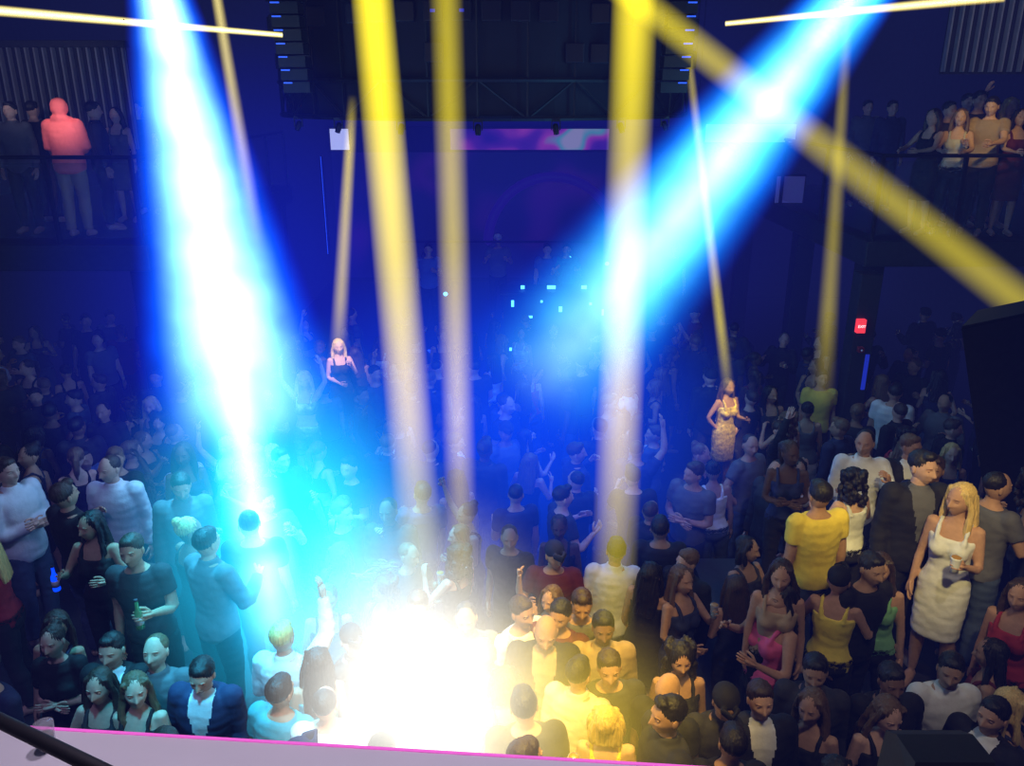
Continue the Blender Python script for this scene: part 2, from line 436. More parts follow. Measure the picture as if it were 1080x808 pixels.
# platforms: heights by ground position
PX = 2.05
REG_R = [(0, 3.0, 4.72), (.4, 4.92, 5.22), (.8, 5.40, 6.90), (0, 7.45, 14.2)]
REG_L = [(0, 3.0, 5.08), (.5, 5.3, 7.3), (0, 7.6, 14.2)]
REG_C = [(0, 3.0, 14.2)]
def regs(x): return REG_R if x > PX else (REG_L if x < -1.9 else REG_C)
def locate(px, py, hz):
    best = None
    for b in (0, .4, .5, .8):
        p = atZ(px, py, b+hz)
        for rb, y0, y1 in regs(p.x):
            if rb != b: continue
            y = min(max(p.y, y0), y1); d = abs(y-p.y)
            if best is None or d < best[0]-1e-6:
                k = y/p.y
                best = (d, V((p.x*(1 if d == 0 else k), y, b)))
    return best[1]
def S(px, py, short, label, **k):
    g = k.get('g', 'm'); sc = k.get('scale') or (1.0 if g == 'm' else .95)
    return person(locate(px, py, 1.63*sc), label, short=short, group=k.pop('group', 'crowd on the dance floor'), **k)

# ------------------------------------------------------------ setting
def sbox(name, x0, x1, y0, y1, z0, z1, m):
    bm = bmesh.new(); box(bm, x0, x1, y0, y1, z0, z1); return obj(name, bm, m)
struct(sbox('floor', -10, 10, -1, 22, -.1, 0, M_FLOOR))
struct(sbox('ceiling', -10, 10, 2.2, 22, 9.2, 9.3, M_CEIL))
struct(sbox('wall_left', -10.1, -10, -1, 22, 0, 9.2, M_WALL))
struct(sbox('wall_right', 10, 10.1, -1, 22, 0, 9.2, M_WALL))
struct(sbox('wall_back', -10, 10, 22, 22.1, 0, 9.2, M_WALL))
tag(sbox('platform', -9.9, -1.95, 5.2, 7.45, 0, .5, M_DARKGREY), 'low dark raised platform under the guests on the left side', 'platform')
def steps():
    bm = bmesh.new(); x = PX-.2
    pts = [(x, 4.82, 0), (x, 4.82, .4), (x, 5.3, .4), (x, 5.3, .8), (x, 7.3, .8), (x, 7.3, 0)]
    prism(bm, pts, (9.9-x, 0, 0))
    return obj('platform', bm, M_DARKGREY)
tag(steps(), 'stepped dark platform under the guests on the right side', 'platform')

# balconies
BZ = 3.45
for s, nm, y0 in ((-1, 'left', 10.6), (1, 'right', 10.9)):
    x0, x1 = sorted((s*4.75, s*9.98))
    r = empty('balcony', (s*7.3, y0+3, 0))
    tag(r, 'dark upper balcony with glass rail on the %s side of the hall' % nm, 'balcony')
    bm = bmesh.new(); box(bm, x0, x1, y0, 18, BZ-.35, BZ, .02); o = obj('slab', bm, M_DARKGREY, r); o.location = (-s*7.3, -y0-3, 0)
    def P(name, bm, m):
        o = obj(name, bm, m, r); o.location = (-s*7.3, -y0-3, 0)
    edge = [(s*9.8, y0+.05), (s*7.4, y0+.05), (s*5.9, y0+.05), (s*4.82, y0+.05), (s*4.82, y0+2), (s*4.82, y0+4), (s*4.82, y0+6), (s*4.82, 17.9)]
    for (xa, ya), (xb, yb) in zip(edge, edge[1:]):
        bm = bmesh.new(); d = V((xb-xa, yb-ya, 0)); n = V((-d.y, d.x, 0)).normalized()*.012
        a = V((xa, ya, BZ+.08))+d*.03; b = V((xa, ya, BZ+.08))+d*.97
        prism(bm, [a, b, b+V((0, 0, .95)), a+V((0, 0, .95))], n); P('glass_panel', bm, M_GLASS)
    for xa, ya in edge:
        bm = bmesh.new(); box(bm, xa-.025, xa+.025, ya-.025, ya+.025, BZ, BZ+1.08, .005); P('post', bm, M_BLKMETAL)
    bm = bmesh.new(); tube(bm, [(x, y, BZ+1.1) for x, y in edge], .026, 10); P('handrail', bm, M_BLKMETAL)
    for yy in (y0+.4, 14, 17.6):
        bm = bmesh.new(); box(bm, s*5.0-.15, s*5.0+.15, yy-.15, yy+.15, 0, BZ-.35, .01); P('column', bm, M_BLACK)
# slatted screens over the balconies
for s, nm in ((-1, 'left'), (1, 'right')):
    if s < 0: a = atY(-40, 50, 13.2); b = atY(128, 50, 13.2); zt, zb = a.z, a.z-1.5
    else: a = atY(1015, -40, 12.9); b = atY(1130, -40, 12.9); zt, zb = a.z, atY(1040, 78, 12.9).z
    r = empty('slatted_screen', (a.x, a.y, zb)); tag(r, 'grey upright slatted screen hanging above the %s balcony' % nm, 'screen')
    w = b.x-a.x; h = zt-zb
    bm = bmesh.new(); box(bm, 0, w, .12, .16, 0, h); obj('backing', bm, M_BLACK, r)
    bm = bmesh.new(); n = int(w/.13)
    for i in range(n+1):
        x = w*i/n; box(bm, x-.012, x+.012, 0, .1, .03, h)
    obj('slats', bm, mat('slat_grey_'+nm, (.26, .25, .25), .5, 0, .05, 20), r)
    bm = bmesh.new(); box(bm, -.05, w+.05, -.03, .18, h, h+.1, .01); obj('top_rail', bm, M_DARKGREY, r)

# ------------------------------------------------------------ stage
r = empty('stage', (0, 17, 0)); tag(r, 'dark stage with blue lit front edge at the far end', 'stage')
bm = bmesh.new(); box(bm, -4.6, 4.6, -2.2, 3.6, 0, .8, .02); obj('deck', bm, M_DARKGREY, r)
for xa, xb, za in ((-.05, .1, .72), (.2, .3, .62), (.85, 1.15, .66), (1.3, 1.36, .7), (-1.6, -1.5, .68), (2.2, 2.3, .7)):
    bm = bmesh.new(); box(bm, xa, xb, -2.24, -2.2, za, za+.05); obj('edge_light', bm, M_CYANLED if za > .7 else M_BLUELED, r)
def screen_mat(name, cols, scale, es):
    m = bpy.data.materials.new(name); m.use_nodes = True; nt = m.node_tree; b = nt.nodes['Principled BSDF']
    tc = nt.nodes.new('ShaderNodeTexCoord'); n = nt.nodes.new('ShaderNodeTexNoise'); n.inputs['Scale'].default_value = scale; n.inputs['Detail'].default_value = 1
    cr = nt.nodes.new('ShaderNodeValToRGB'); e = cr.color_ramp.elements
    while len(e) < len(cols): e.new(.5)
    for i, (p, c) in enumerate(cols): e[i].position = p; e[i].color = (*c, 1)
    L = nt.links; L.new(tc.outputs['Object'], n.inputs['Vector']); L.new(n.outputs['Fac'], cr.inputs[0])
    b.inputs['Base Color'].default_value = (.01, .01, .015, 1); L.new(cr.outputs[0], b.inputs['Emission Color']); b.inputs['Emission Strength'].default_value = es
    return m
M_HEAD = screen_mat('led_header', [(.3, (.0, .0, .3)), (.45, (.10, .01, .4)), (.55, (.4, .05, .5)), (.62, (.1, .4, .5)), (.7, (.4, .4, .6))], 1.3, .4)
M_BACK = screen_mat('led_backdrop', [(.4, (.0, .0, .03)), (.5, (.003, .0, .08)), (.6, (.05, .0, .20)), (.68, (.0, .0, .04))], .5, .22)
a = atY(345, 136, 17.2); b = atY(780, 158, 17.2)
r = empty('led_banner', (0, 17.2, b.z)); tag(r, 'wide LED banner with purple and pink glow above the stage', 'screen')
bm = bmesh.new(); box(bm, a.x, b.x, .02, .12, -.05, a.z-b.z+.05, .01); obj('casing', bm, M_BLACK, r)
x0 = atY(475, 150, 17.2).x; x1 = atY(642, 150, 17.2).x
bm = bmesh.new(); box(bm, x0, x1, -.01, .02, 0, a.z-b.z); obj('display', bm, M_HEAD, r)
bm = bmesh.new(); box(bm, a.x+.05, a.x+.42, -.01, .02, .0, a.z-b.z); obj('bright_tile', bm, mat('white_tile', (.6, .6, .7), .4, emit=(.55, .6, 1), es=.6), r)
for x in (a.x+1, b.x-1):
    bm = bmesh.new(); tube(bm, [(x, .08, a.z-b.z), (x, .08, 9.2-b.z)], .02, 8, .05); obj('hanger', bm, M_BLKMETAL, r)
a = atY(345, 160, 20.5); b = atY(745, 335, 20.5)
r = empty('stage_backdrop', (0, 20.5, .8)); tag(r, 'deep blue LED backdrop wall behind the performers', 'screen')
bm = bmesh.new(); box(bm, a.x, b.x, .02, .2, 0, a.z-.3); obj('casing', bm, M_BLACK, r)
bm = bmesh.new(); box(bm, a.x+.1, b.x-.1, -.01, .02, .1, a.z-.4); obj('display', bm, M_BACK, r)
M_ARC = mat('arc_glow', (.01, .005, .05), .5, emit=(.04, .01, .4), es=.14)
bm = bmesh.new(); tube(bm, [(1.0+1.6*math.cos(w), -.06, 1.0+1.6*math.sin(w)) for w in [PI*i/24 for i in range(25)]], .12, 8); obj('glowing_arc', bm, M_ARC, r, True)
for px0, px1, py0, py1, Y, m, lab in ((338, 346, 165, 268, 16.5, M_BLUELED, 'thin upright blue light bar left of the stage'), (745, 838, 131, 150, 15, mat('pale_panel', (.3, .35, .4), .5, emit=(.3, .6, 1), es=.25), 'pale lit fascia panel right of the stage under the blue beam'),
                                      (820, 846, 186, 214, 15, mat('dim_panel', (.2, .2, .3), .5, emit=(.08, .08, .4), es=.2), 'small dim square panel below the pale fascia')):
    a = atY(px0, py0, Y); b = atY(px1, py1, Y)
    r = empty('light_panel', (a.x, Y, b.z)); tag(r, lab, 'light panel')
    bm = bmesh.new(); box(bm, -.03, b.x-a.x+.03, .01, .12, -.03, a.z-b.z+.03, .01); obj('casing', bm, M_BLACK, r)
    bm = bmesh.new(); box(bm, 0, b.x-a.x, -.01, .01, 0, a.z-b.z); obj('display', bm, m, r)
# dj desk
p = atY(585, 320, 15.6); r = empty('dj_desk', (p.x, 15.3, .8)); tag(r, 'dark DJ desk with small blue screens and painted cyan glints on the stage', 'desk')
bm = bmesh.new(); box(bm, -1.0, 1.0, -.3, .3, 0, .95, .03); obj('body', bm, M_BLACK, r)
bm = bmesh.new(); box(bm, -1.08, 1.08, -.36, .36, .95, 1.0, .01); obj('top', bm, M_DARKGREY, r)
for x, w in ((-.7, .07), (-.2, .16), (.45, .1)):
    bm = bmesh.new(); box(bm, x, x+.28, -.1, .1, 1.0, 1.09, .01); pl = obj('player', bm, M_BLKMETAL, r)
    bm = bmesh.new(); box(bm, x+.03, x+.03+w, -.115, -.1, 1.015, 1.08); obj('screen', bm, M_CYANLED, pl)
for x, z, w, h in ((-.85, .72, .05, .12), (-.55, .5, .1, .04), (-.3, .8, .04, .04), (.05, .62, .06, .1), (.3, .35, .12, .03), (.62, .75, .05, .05), (.86, .55, .04, .12)):
    bm = bmesh.new(); box(bm, x, x+w, -.315, -.299, z, z+h); obj('front_glint', bm, M_CYANLED, r)  # small glowing boxes added as cyan glints around the booth
SINGER = None
for i, (px, py, lab, kw) in enumerate(((525, 258, 'performer in white top and white cap singing at centre stage', dict(top='tee', tc='grey', pose='dance', skin=1, hair='cap', hc='white')), (577, 284, 'performer in blue tee behind the DJ desk, left one', dict(tc='blue', pose='drink')), (597, 292, 'performer in teal tee behind the DJ desk, right one', dict(tc='teal', pose='dance')),
                                       (452, 276, 'performer in blue tee on the left part of the stage', dict(tc='blue', pose='drink')), (710, 286, 'performer in teal tee on the right part of the stage', dict(tc='teal', pose='relax')))):
    y = 17.0 if i == 0 else 15.9
    q = atY(px, py, y)
    if i == 0: SINGER = V((q.x, y, 2.45)); lab = 'performer in grey tee and bright white cap at centre stage'
    person((q.x, y, .8), lab, group='performers on stage', tilt=False, **kw)

# ------------------------------------------------------------ lighting rig
cx, cy, R_ = atY(512, 100, 12).x, 12.0, 2.75
rg = empty('lighting_rig', (cx, cy, 5.0)); tag(rg, 'large round black lighting rig hanging over the dance floor', 'lighting rig')
def ring(bm, rad, z, r, n=48):
    pts = [V((rad*math.cos(2*PI*i/n), rad*math.sin(2*PI*i/n), z)) for i in range(n)]
    for i in range(n): tube(bm, [pts[i], pts[(i+1) % n]], r, 6, .3)
for rad, z in ((R_, .05), (R_, .45), (R_, 2.3), (R_-.4, .05), (R_-.4, 2.3)):
    bm = bmesh.new(); ring(bm, rad, z, .03); obj('truss_ring', bm, M_BLKMETAL, rg)
bm = bmesh.new()
for i in range(32):
    a = 2*PI*i/32; b = 2*PI*(i+1)/32
    pa = V((R_*math.cos(a), R_*math.sin(a), 0)); pb = V((R_*math.cos(b), R_*math.sin(b), 0))
    z0, z1 = ((.05, .45) if i % 2 else (.45, .05))
    tube(bm, [pa+V((0, 0, z0)), pb+V((0, 0, z1))], .014, 5, .3)
    tube(bm, [pa+V((0, 0, .05)), pa+V((0, 0, 2.3))], .014, 5, .3)
obj('truss_bracing', bm, M_BLKMETAL, rg)
bm = bmesh.new(); bmesh.ops.create_cone(bm, cap_ends=True, segments=40, radius1=R_-.06, radius2=R_-.06, depth=2.25, matrix=Matrix.Translation((0, 0, 1.2))); obj('drape', bm, mat('rig_drape', (.004, .004, .012), .8, 0, .4, 4, .5), rg)
M_HOUS = mat('lamp_housing', (.008, .008, .02), .5, .3)
M_DIMBLUE = mat('dim_blue_lens', (.02, .03, .3), .4, emit=(.02, .04, .8), es=.4)
for k in range(28):
    a = PI+PI*(k+.5)/28
    for z in (.72, 1.12, 1.5):
        if random.random() < .5:
            c, s = math.cos(a)*(R_-.02), math.sin(a)*(R_-.02)
            bm = bmesh.new(); box(bm, c-.1, c+.1, s-.04, s+.04, z-.1, z+.1, .01); o = obj('panel_lamp', bm, M_HOUS, rg)
            if random.random() < .2:
                bm = bmesh.new(); box(bm, c-.025, c+.025, s-.05, s-.038, z-.015, z+.015); obj('glowing_lens', bm, M_DIMBLUE, o)
for a in (.6, 2.2, 3.9, 5.5):
    bm = bmesh.new(); tube(bm, [(R_*math.cos(a), R_*math.sin(a), 2.3), (R_*math.cos(a)*.9, R_*math.sin(a)*.9, 4.2)], .015, 6); obj('hanging_cable', bm, M_BLKMETAL, rg)
M_ARRAYGLOW = mat('array_glint', (.03, .06, .4), .3, emit=(.03, .12, 1), es=1.0)  # blue light glinting on the cabinets, painted as glowing strips
for px, side in ((306, 'left'), (716, 'right')):
    p = atY(px, 100, 8.9); r = empty('line_array_speaker', p); tag(r, 'hanging curved stack of black line array speakers at the %s end of the rig' % side, 'speaker')
    for i in range(11):
        z = .02+i*.125; y = .012*(i-9)**2*.3
        bm = bmesh.new(); prism(bm, [(-.14, y, z), (.14, y, z), (.14, y, z+.108), (-.14, y, z+.108)], (0, .26, .0)); o = obj('cabinet', bm, M_BLKMETAL, r)
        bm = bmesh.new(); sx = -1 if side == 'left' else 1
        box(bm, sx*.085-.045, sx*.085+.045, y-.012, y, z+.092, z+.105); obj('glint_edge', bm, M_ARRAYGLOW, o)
    for x in (-.1, .1):
        bm = bmesh.new(); tube(bm, [(x, .2, 1.38), (x, .2, 9.2-p.z)], .012, 6, .05); obj('cable', bm, M_BLKMETAL, r)
M_LENS = mat('dark_lens', (.02, .02, .04), .15)
def lamp(loc, aim, label, lens=M_LENS, group='moving head lamps on the rig', sc=.62):
    r = empty('moving_head_lamp', loc, 0, sc); tag(r, label, 'stage lamp', group)
    bm = bmesh.new(); box(bm, -.13, .13, -.12, .12, -.02, .07, .015); obj('base', bm, M_BLKMETAL, r)
    bm = bmesh.new(); prism(bm, [(-.15, -.05, 0), (-.15, -.05, -.3), (-.12, -.05, -.3), (-.12, -.05, -.04), (.12, -.05, -.04), (.12, -.05, -.3), (.15, -.05, -.3), (.15, -.05, 0)], (0, .1, 0)); obj('yoke', bm, M_BLKMETAL, r)
    d = V(aim)-V(loc)-V((0, 0, -.26*sc)); d.normalize()
    Q = d.to_track_quat('Z', 'Y').to_matrix().to_4x4(); Q = Matrix.Translation((0, 0, -.26)) @ Q
    bm = bmesh.new(); tube(bm, [Q @ V((0, 0, z)) for z in (-.16, -.1, .05, .14, .17)], [.06, .095, .1, .085, .09], 16, .05); h = obj('head', bm, M_BLKMETAL, r, True)
    bm = bmesh.new(); ell(bm, (0, 0, 0), (.075, .075, .012), 16, 8, 0, Q @ Matrix.Translation((0, 0, .175))); obj('lens', bm, lens, h, True)
    return r
ORD = ('first', 'second', 'third', 'fourth', 'fifth', 'sixth', 'seventh', 'eighth', 'ninth')
for i, a in enumerate((216, 234, 252, 270, 288, 306, 324)):
    w = math.radians(a); p = V((cx+R_*math.cos(w), cy+R_*math.sin(w), 5.03))
    lamp(p, p+V((math.cos(w)*.4, -.3, -1)), ('unlit moving head lamp under the rig, %s from the left' % ORD[i]), sc=.34)
for i, (px, py) in enumerate(((449, 268), (470, 300), (600, 262), (640, 268), (712, 300), (560, 300))):
    p = atY(px, py, 16.4)
    lamp(p, p+V((0, -1, -.35)), 'small cyan lit lamp over the stage, %s from the left' % ORD[sorted((449, 470, 600, 640, 712, 560)).index(px)], M_CYANLED, 'cyan lamps over the stage', .6)
r = empty('lamp_bar', atY(580, 255, 16.45)); tag(r, 'thin dark bar hanging over the stage with cyan lamps', 'truss')
bm = bmesh.new(); tube(bm, [(-3, 0, 0), (3, 0, 0)], .025, 8); obj('bar', bm, M_BLKMETAL, r)
for x in (-2.8, 2.8):
    bm = bmesh.new(); tube(bm, [(x, 0, 0), (x, 0, 9.2-r.location.z)], .012, 6, .05); obj('cable', bm, M_BLKMETAL, r)

# ------------------------------------------------------------ light beams (lit haze painted as self-glowing cones)
class NT:
    def __init__(s, name):
        s.m = bpy.data.materials.new(name); s.m.use_nodes = True; s.N = s.m.node_tree.nodes; s.N.clear(); s.K = s.m.node_tree.links
        s.out = s.N.new('ShaderNodeOutputMaterial'); s.em = s.N.new('ShaderNodeEmission'); s.K.new(s.em.outputs[0], s.out.inputs['Volume'])
        s.tc = s.N.new('ShaderNodeTexCoord')
    def mth(s, op, a, b=None, clamp=False, c=None):
        n = s.N.new('ShaderNodeMath'); n.operation = op; n.use_clamp = clamp
        for i, v in enumerate((a, b, c)):
            if v is None: continue
            if isinstance(v, (int, float)): n.inputs[i].default_value = v
            else: s.K.new(v, n.inputs[i])
        return n.outputs[0]
    def vec(s, op, a, b=None, sc=None, c=None):
        n = s.N.new('ShaderNodeVectorMath'); n.operation = op
        for i, v in enumerate((a, b, c)):
            if v is None: continue
            if isinstance(v, (tuple, Vector)): n.inputs[i].default_value = v
            else: s.K.new(v, n.inputs[i])
        if sc is not None:
            if isinstance(sc, (int, float)): n.inputs['Scale'].default_value = sc
            else: s.K.new(sc, n.inputs['Scale'])
        return n.outputs['Value'] if op in ('LENGTH', 'DOT_PRODUCT') else n.outputs['Vector']
    def ramp(s, fac, stops):
        cr = s.N.new('ShaderNodeValToRGB'); e = cr.color_ramp.elements
        while len(e) < len(stops): e.new(.5)
        for i, (q, c) in enumerate(stops): e[i].position = q; e[i].color = ((c, c, c, 1) if isinstance(c, (int, float)) else (*c, 1))
        s.K.new(fac, cr.inputs[0]); return cr.outputs[0]
    def noise(s, sc, det=2):
        n = s.N.new('ShaderNodeTexNoise'); n.inputs['Scale'].default_value = sc; n.inputs['Detail'].default_value = det; s.K.new(s.tc.outputs['Object'], n.inputs['Vector']); return n.outputs['Fac']
    def smoke(s, k, sc, det=2):
        return s.mth('MAXIMUM', s.mth('MULTIPLY_ADD', s.mth('SUBTRACT', s.noise(sc, det), .5), k*2.2, False, 1.0), .03)
    def rate(s, r):
        try: s.m.cycles.volume_step_rate = r
        except Exception: pass
def volmat(name, L, r0, r1, rad, lng, mult, p=1.0, nz=0, nsc=1.5, rate=1.0):
    T = NT(name)
    sp = T.N.new('ShaderNodeSeparateXYZ'); T.K.new(T.tc.outputs['Object'], sp.inputs[0])
    t = T.mth('DIVIDE', sp.outputs[2], L); R = T.mth('MULTIPLY_ADD', t, r1-r0, False, r0)
    q = T.mth('SQRT', T.mth('ADD', T.mth('MULTIPLY', sp.outputs[0], sp.outputs[0]), T.mth('MULTIPLY', sp.outputs[1], sp.outputs[1])))
    rr = T.mth('DIVIDE', q, R)
    fall = T.mth('POWER', T.mth('SUBTRACT', 1, rr, True), p)
    s = T.mth('MULTIPLY', T.mth('DIVIDE', fall, R), mult)
    if lng: s = T.mth('MULTIPLY', s, T.ramp(t, lng))
    if nz: s = T.mth('MULTIPLY', s, T.smoke(nz, nsc))
    if rad[0][1] == rad[-1][1]: T.em.inputs[0].default_value = (*rad[0][1], 1)
    else: T.K.new(T.ramp(rr, rad), T.em.inputs[0])
    T.K.new(s, T.em.inputs[1]); T.rate(rate)
    return T.m
YC = (.92, .74, .015)
YEL = [(0, YC), (1, YC)]
BLU = [(0, (.65, .95, 1)), (.45, (.25, .7, 1)), (.75, (.0, .12, 1)), (1, (0, 0, 1))]
def beam(label, A, B, wa, wb, rad, lng, mult, p=1.0, nz=0, nsc=1.2):
    A = atY(*A); B = atY(*B); d = B-A; L = d.length
    r0 = wa/2*depth(A)/F; r1 = wb/2*depth(B)/F
    bm = bmesh.new(); n = 24
    a = [bm.verts.new((r0*math.cos(2*PI*i/n), r0*math.sin(2*PI*i/n), 0)) for i in range(n)]
    b = [bm.verts.new((r1*math.cos(2*PI*i/n), r1*math.sin(2*PI*i/n), L)) for i in range(n)]
    bm.faces.new(a[::-1]); bm.faces.new(b)
    for i in range(n): bm.faces.new((a[i], a[(i+1) % n], b[(i+1) % n], b[i]))
    o = obj('light_beam', bm, volmat('beam_glow', L, r0, r1, rad, lng, mult, p, nz, nsc))
    o.matrix_world = Matrix.Translation(A) @ d.to_track_quat('Z', 'Y').to_matrix().to_4x4()
    tag(o, label, 'light beam', 'light beams in the haze')
beam('broad white and blue beam slanting down on the left', (166, -20, 7.2), (268, 470, 7.0), 68, 235, BLU, [(0, 1), (.5, .9), (.72, 1), (1, .0)], 5.2, 1.25, 1.0, 2.2)
beam('narrow white streak continuing the left blue beam into the crowd', (222, 280, 7.0), (298, 690, 5.1), 70, 120, [(0, (.9, 1, 1)), (.35, (.35, .9, 1)), (.7, (0, .45, 1)), (1, (0, .2, 1))], [(0, .0), (.25, .6), (.8, .75), (1, .0)], 3.2, 1.3, .8, 2.6)
beam('broad cyan beam slanting down from the upper right', (917, -25, 8.0), (560, 420, 9.2), 85, 225, [(0, (.5, .95, 1)), (.45, (.08, .7, 1)), (.75, (.0, .2, 1)), (1, (0, .02, 1))], [(0, 1), (.3, .95), (.55, .65), (.8, .25), (1, .0)], 4.6, 1.25, .8, 1.8)
beam('thick yellow beam dropping left of the stage', (391, -20, 8.2), (449, 640, 4.9), 46, 52, YEL, [(0, 1), (.4, .85), (.75, .6), (1, .0)], 1.15, .8)
beam('thinner yellow beam beside the thick one, left of centre', (470, -20, 8.2), (489, 640, 4.9), 38, 36, YEL, [(0, .4), (.5, .55), (.75, .6), (1, .0)], .95, 1.0)
beam('tall yellow beam right of the stage, nearly upright', (670, -20, 8.2), (645, 690, 4.8), 50, 50, YEL, [(0, .85), (.3, .55), (.7, .65), (1, .0)], 1.05, .8)
beam('dull yellow beam crossing diagonally to the right edge', (640, -25, 8.6), (1110, 345, 8.4), 36, 50, YEL, [(0, .9), (.35, .5), (1, .45)], .8, 1.0)
beam('thin level yellow beam at the upper left corner', (298, 37, 8.5), (-40, 8, 8.0), 6, 13, [(0, (1, .9, .5)), (1, (1, .8, .15))], [(0, 1), (1, .9)], 3.0, 1.2)
beam('thin level yellow beam at the upper right', (765, 25, 8.5), (1060, -4, 8.0), 6, 13, [(0, (1, .9, .5)), (1, (1, .75, .1))], [(0, 1), (1, .8)], 2.8, 1.2)
beam('faint thin yellow beam beside the broad left blue beam', (225, -25, 9), (274, 270, 8.6), 13, 22, [(0, (1, .85, .3)), (1, (.9, .7, .1))], [(0, .9), (.6, .5), (1, 0)], 1.0, 1.2)
beam('thin yellow beam falling on the blonde dancer on the podium', (372, 100, 9.4), (355, 390, 10.6), 13, 22, YEL, [(0, 0), (.15, .9), (.7, .6), (1, 0)], .75, 1.2)
beam('thin pale beam falling on the gold dancer', (718, -10, 9.3), (769, 420, 9.0), 10, 16, YEL, [(0, .1), (.2, .5), (.8, .8), (1, .0)], .7, 1.2)
beam('thin yellow beam left of the exit sign', (896, -10, 10), (867, 430, 9.5), 12, 28, YEL, [(0, 0), (.25, .5), (.75, .6), (1, 0)], .52, 1.2)

# one body of haze filling the whole hall; its glow and glare are painted in as emission
T = NT('hall_haze_glow'); P_ = T.tc.outputs['Object']; total = (.0003, .0004, .0026)
def glow_cloud(px, py, Y, rpx, rpy, col, mult, p, ry=None):
    global total
    c = atY(px, py, Y); k = depth(c)/F; rx = rpx*k; rz = rpy*k; ry = ry or min(rx, rz)
    inv = V((1/rx, 1/ry, 1/rz)); off = V((-c.x/rx, -c.y/ry, -c.z/rz))
    q = T.vec('LENGTH', T.vec('MULTIPLY_ADD', P_, inv, None, off))
    f = T.mth('SUBTRACT', 1, q, True)
    if p == 2: f = T.mth('MULTIPLY', f, f)
    k = mult/ry
    total = T.vec('ADD', T.vec('SCALE', tuple(x*k for x in col), None, f), total)
glow_cloud(530, 230, 13, 430, 280, (.0, .0, 1), .13, 1)                  # before the stage
glow_cloud(545, 450, 7.6, 270, 200, (.0, .06, 1), .85, 1)                # blue, middle of the floor
glow_cloud(262, 370, 7.6, 230, 330, (.0, .02, 1), .34, 1)                # round the left beam
glow_cloud(305, 575, 5.6, 190, 270, (.02, .6, 1), 3.4, 2, 1.2)           # cyan under the left beam
glow_cloud(440, 740, 3.9, 190, 280, (1, .97, .88), 2.7, 2, .8)           # white glare at the front
glow_cloud(550, 765, 4.1, 220, 170, (1, .70, .06), 1.4, 2, .8)           # yellow glare
T.K.new(total, T.em.inputs[0]); T.em.inputs[1].default_value = 1; T.rate(.6)
bm = bmesh.new(); box(bm, -10.6, 10.6, -1.6, 22.6, -.4, 9.8)
tag(obj('haze', bm, T.m), 'blue smoke haze with painted-in glow and glare filling the whole hall', 'haze', None, 'stuff')

# ------------------------------------------------------------ special people
CUPLABELS = set()
def cup(pos, label, m=M_CUP, h=.12, r=.038):
    if label in CUPLABELS: return
    CUPLABELS.add(label)
    o = empty('cup', pos); tag(o, label, 'cup', None)
    bm = bmesh.new(); tube(bm, [(0, 0, -h/2), (0, 0, 0), (0, 0, h/2-.008), (0, 0, h/2)], [r*.78, r*.88, r, r*1.08], 16, .02); obj('wall', bm, m, o, True)
    bm = bmesh.new(); ell(bm, (0, 0, h/2+.002), (r*.9, r*.9, .003), 16, 6); obj('drink', bm, M_AMBER, o)
def bottle(pos, label, m=M_BOTTLE):
    o = empty('bottle', pos); tag(o, label, 'bottle')
    bm = bmesh.new(); tube(bm, [(0, 0, -.1), (0, 0, -.095), (0, 0, .03), (0, 0, .07), (0, 0, .13)], [.028, .031, .031, .014, .012], 14, .05); obj('glass', bm, m, o, True)
    bm = bmesh.new(); tube(bm, [(0, 0, -.06), (0, 0, .0)], .0318, 14, .0); obj('paper_label', bm, M_CUP, o, True)
    bm = bmesh.new(); tube(bm, [(0, 0, .128), (0, 0, .142)], .014, 12, .1); obj('cap', bm, M_STEEL, o)

# left
_, h = S(157, 582, 'man holding a bottle', 'man in dark tee holding a bottle before his chest on the left', pose='drink', tc='charcoal', hair='short', hc='brown', skin=1)
bottle(h[1], 'bottle in the hand of the man in the dark tee')
S(12, 500, 'man in pale blue shirt', 'man in pale blue shirt at the left edge, seen from the side', top='shirt', tc='white', bc='denim', yaw=70, hair='short', hc='brown', skin=0, pose='fold', scale=1.05)
S(98, 550, 'dark haired woman in straps', 'dark haired woman in black strap top left of the bottle man', g='f', top='tank', tc='black', hair='wavy', hc='black', skin=1, hy=-25, pose='dance')
S(36, 640, 'woman low at left', 'woman with long brown hair in navy top at lower left', g='f', top='tank', tc='navy', hair='long', hc='brown', skin=1, hy=25)
S(66, 683, 'woman in black near ledge', 'brown haired woman in black top at lower left, hair tied up', g='f', top='tee', tc='black', hair='bun', hc='brown', skin=0, pose='fold')
S(116, 692, 'man in white collar', 'man in white collared shirt and dark jacket at lower left', top='blazer', tc='black', hair='quiff', hc='black', skin=0)
S(168, 700, 'short haired man in grey', 'man with short light hair in grey shirt at lower left, chin up', top='shirt', tc='grey', hair='buzz', hc='light_brown', skin=0, hp=-12)
S(100, 728, 'long haired woman at ledge', 'woman with long dark hair in charcoal tank near the pink ledge', g='f', top='tank', tc='charcoal', hair='long', hc='brown', skin=0, pose='dance')
S(141, 738, 'brown haired woman at ledge', 'woman with wavy light brown hair in black top near the ledge', g='f', top='tank', tc='black', hair='wavy', hc='light_brown', skin=0, hy=25)
S(202, 700, 'man in navy blazer', 'man in navy blazer over white tee right of the grey shirted man', top='blazer', tc='navy', hair='short', hc='black', skin=0, hp=12)
S(222, 600, 'person in loose grey shirt', 'person in loose grey shirt left of the white streak', top='shirt', tc='grey', hair='short', hc='black', skin=1, yaw=150, pose='dance')
S(166, 428, 'blonde woman far left', 'blonde woman in grey top in the far left crowd', g='f', top='tank', tc='grey', hair='long', hc='blonde', skin=0)
S(114, 438, 'bulky man far left', 'man in charcoal shirt in the far left crowd beside the blonde woman', top='shirt', tc='charcoal', hair='buzz', skin=1)
